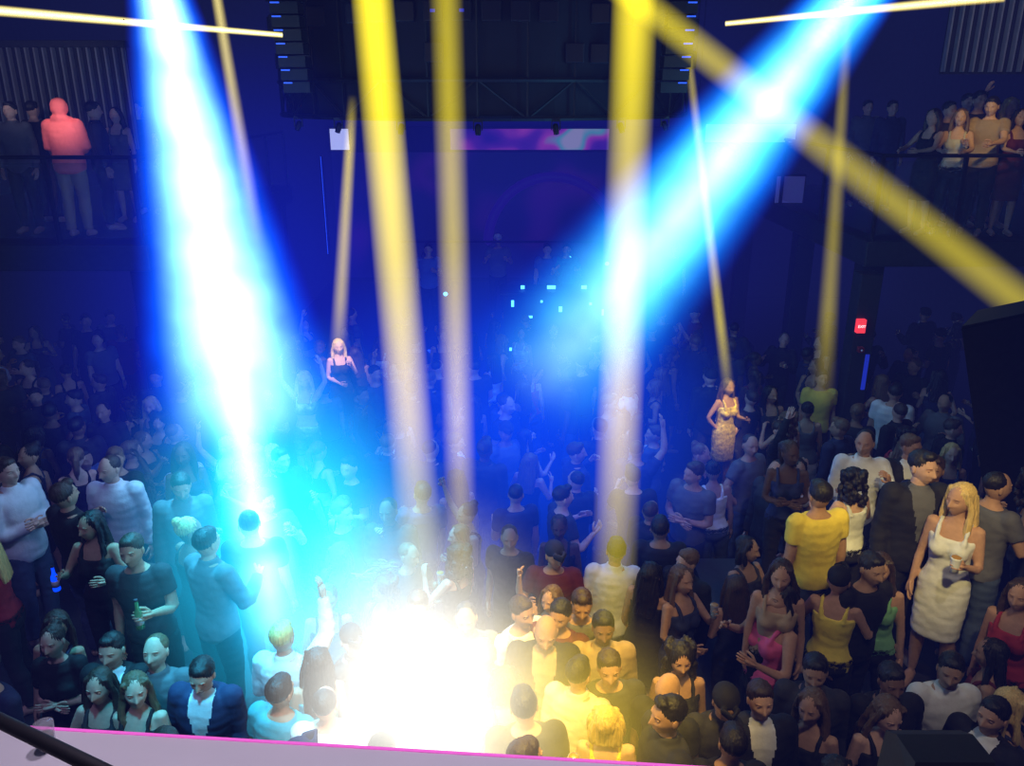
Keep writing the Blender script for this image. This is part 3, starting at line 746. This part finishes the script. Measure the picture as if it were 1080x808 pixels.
S(184, 508, 'man in grey looking down', 'man in grey shirt above the bottle man, looking down', top='shirt', tc='grey', hair='short', skin=1, hp=12, yaw=25)
S(92, 478, 'man with both hands raised', 'man in blue shirt with both hands raised before him at far left', top='shirt', tc='blue', hair='short', skin=2, yaw=60, pose='phone')
S(30, 482, 'woman in navy at left', 'woman in navy dress behind the pale blue shirt man', g='f', top='dress', tc='navy', hair='bob', hc='black', skin=1)
S(285, 735, 'cyan lit man one', 'dark haired man bathed in cyan light at the front', tc='teal', hair='short', skin=1, yaw=160)
S(322, 712, 'cyan lit person', 'person with long hair bathed in cyan light at the front', g='f', top='tank', tc='teal', hair='long', hc='black', skin=1, yaw=200)
S(352, 745, 'cyan lit man beside glare', 'man in white tee in cyan light beside the white glare', tc='white', hair='buzz', skin=1, yaw=180)
S(300, 682, 'person in white under streak', 'person in white shirt right under the white streak', top='shirt', tc='white', hair='short', hc='blonde', skin=0, pose='up1', yaw=170)
# centre
S(432, 637, 'man at head of glare', 'man in grey shirt standing at the top of the white glare', top='shirt', tc='grey', hair='short', skin=1)
S(497, 645, 'man under thin yellow beam', 'man in grey shirt under the thinner yellow beam', top='shirt', tc='grey', hair='buzz', skin=2)
S(561, 660, 'bald man in black blazer', 'bald man in open black blazer looking down at the front centre', top='blazer', tc='black', hair=None, skin=1, hp=12, pose='drink', scale=1.06, under='tan')
S(545, 640, 'man in white behind bald man', 'man in white tee just behind the bald man', tc='white', hair='short', hc='brown', skin=1, yaw=40)
S(582, 642, 'man right behind bald man', 'dark haired man in maroon tee at the right shoulder of the bald man', tc='maroon', hair='short', skin=1, yaw=-20)
S(609, 635, 'man in grey left of tall beam', 'man in grey tee just left of the tall yellow beam', tc='grey', hair='quiff', hc='brown', skin=1, hp=12)
S(513, 690, 'yellow lit blond man', 'blond man in cream tee blown out by yellow light', tc='cream', hair='short', hc='blonde', skin=0, yaw=190)
S(520, 725, 'yellow lit woman', 'woman in yellow top in the yellow glow', g='f', top='tank', tc='yellow', hair='bob', hc='brown', skin=1, yaw=200)
S(573, 748, 'black haired man back turned', 'black haired man in black tee seen from behind at the bottom centre', tc='black', hair='short', skin=1, yaw=185, scale=1.05)
S(612, 722, 'man in yellow light', 'man in cream shirt in yellow light beside the black haired man', top='shirt', tc='cream', hair='short', skin=1, yaw=150)
S(648, 760, 'glowing blonde head', 'blonde woman glowing yellow at the bottom of the tall beam', g='f', top='tank', tc='yellow', hair='bob', hc='blonde', skin=0, yaw=170)
S(638, 662, 'dark man under tall beam', 'man in tan shirt right under the tall yellow beam', top='shirt', tc='tan', hair='short', skin=3)
S(656, 697, 'tan faced man', 'tan faced man in charcoal tee beside the tall yellow beam', tc='charcoal', hair='short', hc='brown', skin=1)
S(637, 585, 'man in white back turned', 'man in white shirt with back turned behind the yellow glow', top='shirt', tc='white', hair='short', skin=1, yaw=180)
# right
S(718, 694, 'curly haired woman', 'woman with curly black hair in black tank right of the tall beam', g='f', top='tank', tc='black', hair='curly', hc='black', skin=1)
S(714, 728, 'bald man from above', 'bald man in black tee below the curly haired woman', tc='black', hair=None, skin=1, yaw=140, hp=12)
S(702, 752, 'man in profile at front', 'black haired man in charcoal shirt in profile facing left', top='shirt', tc='charcoal', hair='quiff', skin=1, yaw=-75, scale=1.06)
S(770, 728, 'man in black cap', 'man in charcoal shirt and black cap right of the bald head', top='shirt', tc='charcoal', hair='cap', hc='black', skin=2, hp=12)
S(815, 752, 'man in white shirt front', 'man in white shirt and dark jacket at the lower right front', top='blazer', tc='black', hair='short', hc='brown', skin=0)
S(762, 790, 'man at bottom edge', 'dark haired man in black tee cut by the bottom edge, right of centre', tc='black', hair='short', skin=1, yaw=180)
S(806, 625, 'woman in pink top', 'woman with long black hair and pink top in profile facing left', g='f', top='tank', tc='pink', hair='long', hc='black', skin=1, yaw=-70, pose='dance', scale=1.08)
S(828, 588, 'brunette behind pink top', 'brunette woman in tan top just behind the woman in pink', g='f', top='tank', tc='tan', hair='long', hc='brown', skin=1, yaw=-20)
S(866, 702, 'man in grey at right front', 'man in charcoal shirt with short hair below the pink topped woman', top='shirt', tc='charcoal', hair='short', skin=2, yaw=-20)
S(868, 748, 'light haired woman in dark', 'woman with light brown hair in black dress at lower right', g='f', top='dress', tc='black', hair='long', hc='light_brown', skin=1, yaw=-40)
S(926, 755, 'light brown haired woman lower right', 'light brown haired woman in black top at lower right looking down', g='f', top='tank', tc='black', hair='wavy', hc='light_brown', skin=0, yaw=10, hp=12)
S(902, 580, 'man behind cap', 'dark haired man in black tee below the yellow shirted man', tc='black', hair='short', skin=2, yaw=20)
S(888, 612, 'woman in yellow with arms bent', 'woman in yellow top with black cap and bent arms left of green top', g='f', top='tank', tc='yellow', hair='cap', hc='black', skin=1, yaw=150, pose='dance')
S(940, 604, 'woman in green top', 'woman in pale green strap top with long brown hair on the step', g='f', top='tank', tc='green', hair='wavy', hc='brown', skin=1, yaw=-25)
S(874, 522, 'man in yellow shirt', 'man in yellow lit shirt with back turned on the right platform', top='tee', tc='yellow', bc='denim', hair='short', skin=1, yaw=190, scale=1.0)
_, h = S(972, 494, 'man in dark suit', 'man in dark suit facing the camera beside the blonde woman in white', top='blazer', tc='black', under='grey', hair='quiff', hc='black', skin=0, hy=25, scale=1.08, pose='drink', tilt=False)
_, h = S(1012, 535, 'blonde woman in white dress', 'blonde woman in tight white dress holding a white cup', g='f', top='dress', tc='white', hair='long', hc='blonde', skin=1, yaw=-40, hy=-25, pose='drink', scale=1.02, tilt=False)
cup(h[1], 'white cup in the hand of the blonde woman in white dress')
S(990, 700, 'man in white at right', 'dark haired man in white shirt below the blonde woman in white', top='shirt', tc='white', hair='short', skin=2, hy=-25)
S(941, 708, 'man in black at right', 'black haired man in black shirt left of the white shirted man', top='shirt', tc='black', hair='short', skin=3)
S(944, 412, 'man in white tee far right', 'man in white tee standing in the far right crowd', tc='white', hair='short', skin=1, yaw=150, scale=1.05)
S(1000, 428, 'man in grey jacket', 'man in grey jacket beside the man in white tee, far right', top='shirt', tc='grey', hair='buzz', skin=2, yaw=-50, pose='dance')
S(815, 498, 'big turned man', 'big man in charcoal shirt turned left on the right platform', top='shirt', tc='charcoal', hair='buzz', hc='black', skin=1, yaw=-60, scale=1.05)
S(845, 495, 'woman in white crop', 'woman in white crop top with dark hair beside the big turned man', g='f', top='crop', tc='white', bot='skirt', bc='black', hair='long', hc='black', skin=2, yaw=10)
S(764, 500, 'woman in white tank', 'woman in white tank top left of the big turned man', g='f', top='tank', tc='white', bc='denim', hair='bun', hc='black', skin=2, yaw=180)
S(820, 417, 'woman in front of column', 'dark haired woman in charcoal top, head turned, in the far right crowd', g='f', top='tank', tc='charcoal', hair='long', hc='black', skin=1, hy=25)
S(857, 430, 'woman in white skirt far', 'woman in grey top and white skirt near the thin yellow beam', g='f', top='tank', tc='grey', bot='skirt', bc='white', hair='bun', hc='black', skin=2, yaw=170)
S(866, 402, 'man far right in yellow spot', 'man in yellow tee under the thin beam left of the exit sign', tc='yellow', hair='short', skin=1)
S(1076, 660, 'woman at right edge', 'woman in red top cut by the right edge', g='f', top='tank', tc='red', hair='long', hc='brown', skin=1, yaw=-50)
S(1055, 702, 'dark woman right edge', 'dark haired woman in maroon dress near the right edge', g='f', top='dress', tc='maroon', hair='wavy', hc='black', skin=2, yaw=-120)
S(1040, 762, 'man at bottom right', 'man in black blazer at the bottom right corner', top='blazer', tc='black', hair='short', skin=1, yaw=-60)
S(705, 552, 'man in black by tall beam', 'man in black tee standing right of the tall yellow beam', tc='black', hair='short', skin=2, yaw=170)
S(680, 600, 'woman in black by tall beam', 'woman in black dress right of the tall yellow beam', g='f', top='dress', tc='black', hair='long', hc='black', skin=1, yaw=150)
# dancers
GUARD = [V((s*5.0, y, 0)) for s in (-1, 1) for y in (11.0, 11.3, 14, 17.6)]+[V((4.5, 10.6, 0))]
def guard(q, ks=(.45, .8, 1.15)):
    d = V((-q.x, -q.y, 0)).normalized()
    for k in ks: GUARD.append(V((q.x, q.y, 0))+d*k)
def pod(px, py, h, label, hz, ks=(.45, .8)):
    q = atZ(px, py, h+hz); r = empty('podium', (q.x, q.y, 0)); tag(r, label, 'podium')
    bm = bmesh.new(); box(bm, -.3, .3, -.3, .3, 0, h-.04, .02); obj('body', bm, M_BLACK, r)
    bm = bmesh.new(); box(bm, -.33, .33, -.33, .33, h-.04, h, .01); obj('top', bm, M_DARKGREY, r)
    guard(q, ks); return V((q.x, q.y, h))
BL = pod(357, 366, .3, 'low black podium under the blonde dancer in black', 1.5, (.45,))
person(BL, 'blonde dancer in black dress on a podium in the thin yellow beam', g='f', top='dress', tc='black', hair='long', hc='blonde', skin=0, pose='sip', yaw=20, scale=.92, group='dancers', short='blonde dancer on the podium', tilt=False)
GD = pod(768, 409, .5, 'black podium under the gold dancer', 1.38, (.45, .8))
person(GD, 'small slim dancer in gold dress with brown hair in the far crowd', g='f', top='dress', tc='gold', hair='long', hc='brown', skin=3, pose='hip', yaw=25, scale=.85, group='dancers', short='gold dancer', tilt=False)
q = locate(232, 475, 1.55); guard(q, (.45, .8)); person(q, 'dancer in silver sequins in the edge of the left blue beam', g='f', top='dress', tc='silver', hair='ponytail', hc='blonde', skin=0, pose='up1', group='dancers', short='silver dancer')
q = pod(318, 402, .4, 'black podium under the silver dancer in cyan light', 1.55)
person(q, 'dancer in silver crop top raising both arms in cyan light', g='f', top='crop', tc='silver', bot='shorts', bc='silver', hair='long', hc='blonde', skin=0, pose='up2', group='dancers', short='cyan dancer')
for px, py in ((972, 494), (874, 522)): guard(locate(px, py, 1.63), (.45,))
# balcony people
def bal(px, py, Y, label, **k):
    p = atY(px, py, Y); person((p.x, Y, BZ), label, group='guests on the balconies', tilt=False, **k)
bal(66, 130, 11.3, 'person in coral pink hooded top with back turned on the left balcony', top='hoodie', tc='coral', bc='tan', yaw=185, scale=1.02, pose='fold')
for px, Y, lab, kw in ((12, 11.6, 'man in grey shirt at the left end of the left balcony', dict(top='shirt', tc='grey')), (36, 12.6, 'man in black tee behind the coral hooded person', dict(tc='black', yaw=160)), (100, 11.9, 'man in navy shirt right of the coral hooded person', dict(top='shirt', tc='navy', yaw=120)),
                       (122, 12.7, 'woman in grey dress at the right of the left balcony', dict(g='f', top='dress', tc='grey', hair='long')), (146, 13.6, 'man in black tee farthest right on the left balcony', dict(tc='black'))):
    bal(px, 125, Y, lab, **kw)
for px, Y, lab, kw in ((1044, 11.42, 'dark haired man in tan tee leaning on the right rail', dict(top='tee', tc='tan', pose='lean', yaw=-40, hp=12, scale=1.04)), (1013, 11.42, 'woman in cream top leaning on the right rail, arms on the rail', dict(g='f', top='tank', tc='cream', pose='lean', yaw=-30, hair='long', hc='light_brown')),
                       (984, 11.5, 'woman in black dress leaning at the left end of the right rail', dict(g='f', top='dress', tc='black', hair='long', hc='brown', pose='lean', yaw=-60)), (1076, 11.4, 'woman in maroon dress at the right rail by the edge', dict(g='f', top='dress', tc='maroon', hair='wavy', pose='lean', yaw=-10)),
                       (1000, 12.2, 'man in charcoal tee behind the rail leaners on the right', dict(tc='charcoal', yaw=20)), (1030, 12.2, 'tall man in black tee behind the rail leaners on the right', dict(tc='black', scale=1.08)), (1064, 12.1, 'blonde woman in black dress behind the rail leaners', dict(g='f', top='dress', tc='black', hair='long', hc='blonde', scale=1.03)),
                       (1018, 12.9, 'man in white shirt at the back of the right balcony group', dict(top='shirt', tc='white', scale=1.06, pose='drink')), (1048, 12.8, 'man raising one arm at the back of the right balcony group', dict(top='shirt', tc='charcoal', pose='up1')),
                       (914, 14.6, 'man in grey shirt far back on the right balcony', dict(top='shirt', tc='grey')), (940, 13.9, 'man in navy shirt far back on the right balcony', dict(top='shirt', tc='navy'))):
    bal(px, 125, Y, lab, **kw)

# ------------------------------------------------------------ lamps
def spot(loc, tgt, w, col, ang, blend=.6, size=.15):
    l = bpy.data.lights.new('spot', 'SPOT'); l.energy = w; l.color = col; l.spot_size = math.radians(ang); l.spot_blend = blend; l.shadow_soft_size = size
    o = bpy.data.objects.new('spot_light', l); C.objects.link(o); o.location = loc; o.rotation_euler = (V(tgt)-V(loc)).to_track_quat('-Z', 'Y').to_euler()
T_ = lambda px, py, z=1.6: atZ(px, py, z)
spot((-.5, 1.6, 8.6), T_(435, 740), 2000, (1, .95, .8), 20, 1.0)
spot((.6, 2.0, 8.8), T_(565, 720), 4000, (1, .66, .08), 24, .9)
spot((.9, 9.5, 8.5), T_(560, 690), 2400, (1, .7, .1), 18, .7)
spot((-2.5, 7, 8.8), T_(300, 600), 6500, (.05, .62, 1), 30, .8)
spot((-1.5, 2.5, 8.8), T_(305, 690), 3600, (.04, .62, 1), 24, .8)
spot((-3.0, 1.5, 8.8), T_(100, 640), 480, (.45, .45, 1), 46, .9)
spot((0, 6, 8.9), T_(540, 470), 1100, (.0, .12, 1), 50, .9)
spot((2.0, 1.5, 8.8), T_(880, 660), 430, (1, .86, .68), 46, .9)
spot((1.2, .6, 7.6), T_(985, 545, 2.3), 1700, (1, .78, .28), 13, .9)  # unseen spot added from the camera side for the suit and the blonde
spot((1.4, 1.0, 8.6), T_(874, 545, 2.2), 1500, (1, .75, .12), 7, .9)  # unseen spot added to warm the yellow shirt
spot((2.5, 7, 8.9), T_(820, 470), 120, (.5, .55, .9), 50, .9)
spot((3.5, 4, 8.9), atY(1035, 140, 11.4), 1500, (1, .72, .15), 8, .9)
spot((-3, 5, 8.9), atY(65, 130, 11.2), 2600, (1, .7, .7), 5, .8)  # unseen spot added to brighten the coral hoodie
spot((-1.5, 6.0, 8.9), BL+V((0, 0, 1.3)), 5500, (1, .78, .6), 5, .8)
spot((2.2, 4.5, 8.9), GD+V((0, 0, 1.0)), 9000, (1, .75, .08), 4.5, .7)
spot((0, 11.5, 8.8), (0, 17, 1.5), 250, (.08, .25, 1), 50, .8)
spot((-.2, 12.8, 6.0), SINGER, 9000, (.75, .88, 1), 2.5, .8)  # unseen narrow spot added to make the singer's cap bright
spot((.8, 12.8, 6.0), (atY(588, 290, 15.9).x, 15.9, 2.3), 2500, (.1, .5, 1), 7, .8)
spot((-6, 6, 8.8), (-5, 11, 4), 60, (.2, .25, 1), 60, .9)
spot((-6, 9, 6.0), atY(60, 90, 13.2), 90, (.8, .8, 1), 40, .9)  # unseen spot added to lift the left slats
spot((6, 9, 6.4), atY(1050, 30, 12.9), 90, (.9, .85, .8), 30, .9)  # unseen spot added to lift the right slats
spot((.2, 2.4, 8.7), (-.3, 1.1, 4.15), 520, (.9, .75, 1), 34, .9)  # unseen spot added to brighten the white ledge

# ------------------------------------------------------------ filling crowd
random.seed(21)
specials = [(p, s) for p, s in PEOPLE if s]
occ = [p.copy() for p, s in PEOPLE]+GUARD
used = {}
MT = [('tee', c) for c in ('black', 'black', 'charcoal', 'grey', 'navy', 'black', 'maroon', 'denim')]+[('shirt', c) for c in ('black', 'charcoal', 'white', 'charcoal', 'navy', 'navy', 'black')]+[('blazer', 'black'), ('blazer', 'charcoal')]
FT = [('tank', c) for c in ('black', 'black', 'charcoal', 'white', 'red', 'charcoal', 'navy')]+[('dress', c) for c in ('black', 'maroon', 'navy', 'black', 'black')]+[('crop', 'black')]
NOUN = {'tee': 'tee', 'shirt': 'shirt', 'blazer': 'blazer', 'tank': 'tank top', 'dress': 'dress', 'crop': 'crop top'}
HD = {'short': 'short %s hair', 'buzz': 'cropped %s hair', 'quiff': 'swept %s hair', 'long': 'long %s hair', 'wavy': 'wavy %s hair', 'bob': '%s bob', 'bun': '%s hair bun', 'ponytail': '%s ponytail', 'curly': 'curly %s hair', 'cap': '%s cap'}
y = 3.75; count = 0; ncup = 0; row = 0
while y < 14.0:
    hw = 1.0+y*.72
    sp = .43+.032*(y-3.8)
    x = -hw+(sp/2 if row % 2 else 0)
    while x < hw:
        X = x+random.uniform(-.12, .12); Y = y+random.uniform(-.13, .13)
        x += sp
        b = None
        for rb, y0, y1 in regs(X):
            if y0-.06 <= Y <= y1+.06: b = rb
        if b is None: continue
        g = 'f' if random.random() < .42 else 'm'
        sc = random.uniform(.93, 1.04)*(1 if g == 'm' else .95)
        px, py = topx((X, Y, b+1.63*sc))
        if px < -25 or px > 1105 or py > 830: continue
        if px > 1010 and 8 > Y > 6: continue
        if any((V((X, Y, 0))-V((o.x, o.y, 0))).length < .38 for o in occ): continue
        if Y > 9 and random.random() < .1: continue
        occ.append(V((X, Y, 0)))
        top, tc = random.choice(MT if g == 'm' else FT)
        hair = random.choice(['short', 'short', 'buzz', 'quiff', 'short', 'cap', 'buzz'] if g == 'm' else ['long', 'long', 'wavy', 'bob', 'bun', 'ponytail', 'curly'])
        hc = random.choice(['black', 'black', 'brown', 'brown', 'light_brown'] if g == 'm' else ['black', 'black', 'brown', 'light_brown', 'blonde' if Y < 8.5 else 'brown'])
        if hair == 'cap': hc = random.choice(['black', 'charcoal', 'navy', 'white' if Y < 7 else 'black'])
        yaw = random.choice([random.gauss(0, 40), random.gauss(0, 40), random.gauss(180, 40), random.uniform(-120, 120)] if Y < 6.8 else [random.gauss(0, 35), random.gauss(180, 40), random.gauss(180, 40), random.uniform(-120, 120)])
        pose = random.choice(['relax', 'relax', 'drink', 'sip', 'hip', 'dance', 'fold']+(['up1'] if random.random() < .3 else []))
        hy = random.choice([0, 25, -25]); skin = random.choice([0, 0, 1, 1, 1, 2, 2, 3, 4])
        near = min(specials, key=lambda q: (q[0]-V((X, Y, b))).length)
        dx, dy = X-near[0].x, Y-near[0].y
        rel = ('left of' if dx < 0 else 'right of') if abs(dx) > abs(dy) else ('behind' if dy > 0 else 'in front of')
        noun = 'man' if g == 'm' else 'woman'
        lab = '%s in %s %s, %s, %s the %s' % (noun, tc, NOUN[top], HD[hair] % hc.replace('_', ' '), rel, near[1])
        if lab in used:
            lab = '%s in %s %s, %s, farther %s the %s' % (noun, tc, NOUN[top], HD[hair] % hc.replace('_', ' '), rel, near[1])
        w = lab.split()
        if len(w) > 16: lab = '%s in %s %s %s the %s' % (noun, tc, NOUN[top], rel, near[1])
        used[lab] = 1
        _, gp = person((X, Y, b), lab, g=g, pose=pose, yaw=yaw, hy=hy, top=top, tc=tc, bot='trousers', bc=random.choice(['black', 'denim', 'charcoal', 'navy']), hair=hair, hc=hc, skin=skin, scale=sc, group='crowd on the dance floor')
        if pose in ('drink', 'sip') and Y < 6.5 and abs((yaw+180) % 360-180) < 100 and ncup < 14:
            ncup += 1
            l2 = 'clear cup held by %s in %s %s %s the %s' % (noun, tc, NOUN[top], rel, near[1])
            if len(l2.split()) > 16: l2 = 'clear cup held %s the %s' % (rel, near[1])
            cup(gp[1], l2, M_CLEAR, .11, .034)
        count += 1
    y += .44+.028*(y-3.8); row += 1

# ------------------------------------------------------------ near ledge, right panel, column, exit sign, small things
LZ = 4.15
A = atZ(0, 767, LZ); B = atZ(700, 809, LZ); d = (B-A).normalized()
P0 = A-d*1.2; P1 = B+d*1.5; back = V((-d.y, d.x, 0))*-1
if back.y > 0: back = -back
r = empty('parapet', (0, 0, 0)); tag(r, 'white balcony parapet with pink lit edge along the bottom of the photo', 'parapet')
bm = bmesh.new(); prism(bm, [P0, P1, P1+back*.5, P0+back*.5], (0, 0, -.06)); obj('ledge_top', bm, M_WHITE, r)
bm = bmesh.new(); q0 = [P0+back*.05, P1+back*.05, P1+back*.4, P0+back*.4]
for q in q0: q.z = LZ-.06
prism(bm, q0, (0, 0, -(LZ-.06)))
obj('wall_panel', bm, M_DARKGREY, r)
bm = bmesh.new(); prism(bm, [P0, P1, P1-back*.006, P0-back*.006], (0, 0, -.05)); o = obj('edge_light', bm, M_PINKLED, r); o.location.z = .002
bm = bmesh.new(); a = atZ(-60, 731, 4.3); b = atZ(135, 826, 4.3); tube(bm, [a, b], .012, 12); tag(obj('handrail', bm, M_BLACK, None, True), 'black handrail crossing the bottom left corner', 'handrail')
p = atZ(60, 776, LZ); o = empty('glass', (p.x, p.y-.03, LZ)); tag(o, 'small clear plastic glass standing on the white ledge', 'glass')
bm = bmesh.new(); tube(bm, [(0, 0, .002), (0, 0, .03), (0, 0, .055)], [.014, .016, .018], 16, .05); obj('wall', bm, M_CLEAR, o, True)
bm = bmesh.new(); tube(bm, [(0, 0, .004), (0, 0, .03)], [.012, .014], 14, .05); obj('drink', bm, mat('pale_drink', (.4, .35, .3), .2), o, True)
# black loudspeaker hung below the near balcony, bottom right
p = atY(985, 806, 2.75); r = empty('loudspeaker', p, 0, .72); tag(r, 'black wedge loudspeaker hanging below the near balcony at the bottom right', 'speaker')
bm = bmesh.new(); prism(bm, [(-.24, -.2, -.3), (-.24, .18, -.3), (-.2, .22, .05), (-.2, .1, .13), (-.2, -.14, .15), (-.24, -.2, .05)], (.46, 0, 0)); obj('cabinet', bm, M_BLACK, r)
bm = bmesh.new(); prism(bm, [(-.2, .195, -.26), (-.17, .232, .03), (.19, .232, .03), (.2, .195, -.26)], (0, .012, 0)); obj('grille', bm, M_BLKMETAL, r)
bm = bmesh.new(); tube(bm, [(0, -.15, -.1), (-.1, -1.4, -.1), (-.25, -2.45, -.15)], .025, 8); obj('bracket', bm, M_BLKMETAL, r)
bm = bmesh.new(); pts = [atY(1014, 347, 6.7), atY(1130, 322, 6.7), atY(1150, 632, 6.7), atY(1050, 632, 6.7)]
for q in pts[2:]: q.z = .8
prism(bm, pts, (.4, .5, 0)); r = tag(obj('partition', bm, M_DARKGREY), 'tall dark slanted partition behind the blonde woman in white', 'partition')
bm = bmesh.new()
prism(bm, [pts[0]+V((-.01, -.02, 0)), pts[1]+V((.02, -.02, 0)), pts[1]+V((.02, -.02, .03)), pts[0]+V((-.01, -.02, .03))], (.42, .54, 0)); obj('coping', bm, M_BLACK, r)
# column with exit sign
a = atY(905, 260, 10.7)
r = empty('column', (a.x, 10.45, 0)); tag(r, 'dark square column carrying the red exit sign', 'column')
bm = bmesh.new(); box(bm, 0, .28, 0, .28, 0, 3.09, .01); obj('shaft', bm, M_DARKGREY, r)
zb = atY(917, 412, 10.4).z; zt = atY(917, 375, 10.4).z
bm = bmesh.new(); box(bm, .2, .25, -.02, 0, zb, zt); obj('light_strip', bm, mat('dim_blue_led', (.02, .03, .3), .4, emit=(.02, .05, .8), es=.4), r)
p = atY(908, 344, 10.4); r = empty('exit_sign', p); tag(r, 'small red lit exit sign on the dark column', 'sign')
bm = bmesh.new(); box(bm, -.058, .058, -.03, .05, -.092, .092, .008); obj('case', bm, M_RED, r)
cu = bpy.data.curves.new('t', 'FONT'); cu.body = 'EXIT'; cu.size = .05; cu.align_x = 'CENTER'; cu.align_y = 'CENTER'; cu.extrude = .003
to = bpy.data.objects.new('t', cu); C.objects.link(to); bpy.context.view_layer.update()
me = bpy.data.meshes.new_from_object(to.evaluated_get(bpy.context.evaluated_depsgraph_get())); bpy.data.objects.remove(to)
me.materials.clear(); me.materials.append(M_LETTER)
o = bpy.data.objects.new('lettering', me); C.objects.link(o); o.parent = r; o.location = (0, -.034, 0); o.rotation_euler = (PI/2, 0, 0)
p = atY(908, 369, 10.4); r = empty('alarm_box', p); tag(r, 'small dark red alarm box below the exit sign', 'alarm box')
bm = bmesh.new(); box(bm, -.04, .04, -.03, .05, -.035, .035, .01); obj('case', bm, mat('alarm_red', (.2, .015, .015), .4), r)
bm = bmesh.new(); ell(bm, (0, -.03, 0), (.015, .01, .015)); obj('button', bm, M_CUP, r)
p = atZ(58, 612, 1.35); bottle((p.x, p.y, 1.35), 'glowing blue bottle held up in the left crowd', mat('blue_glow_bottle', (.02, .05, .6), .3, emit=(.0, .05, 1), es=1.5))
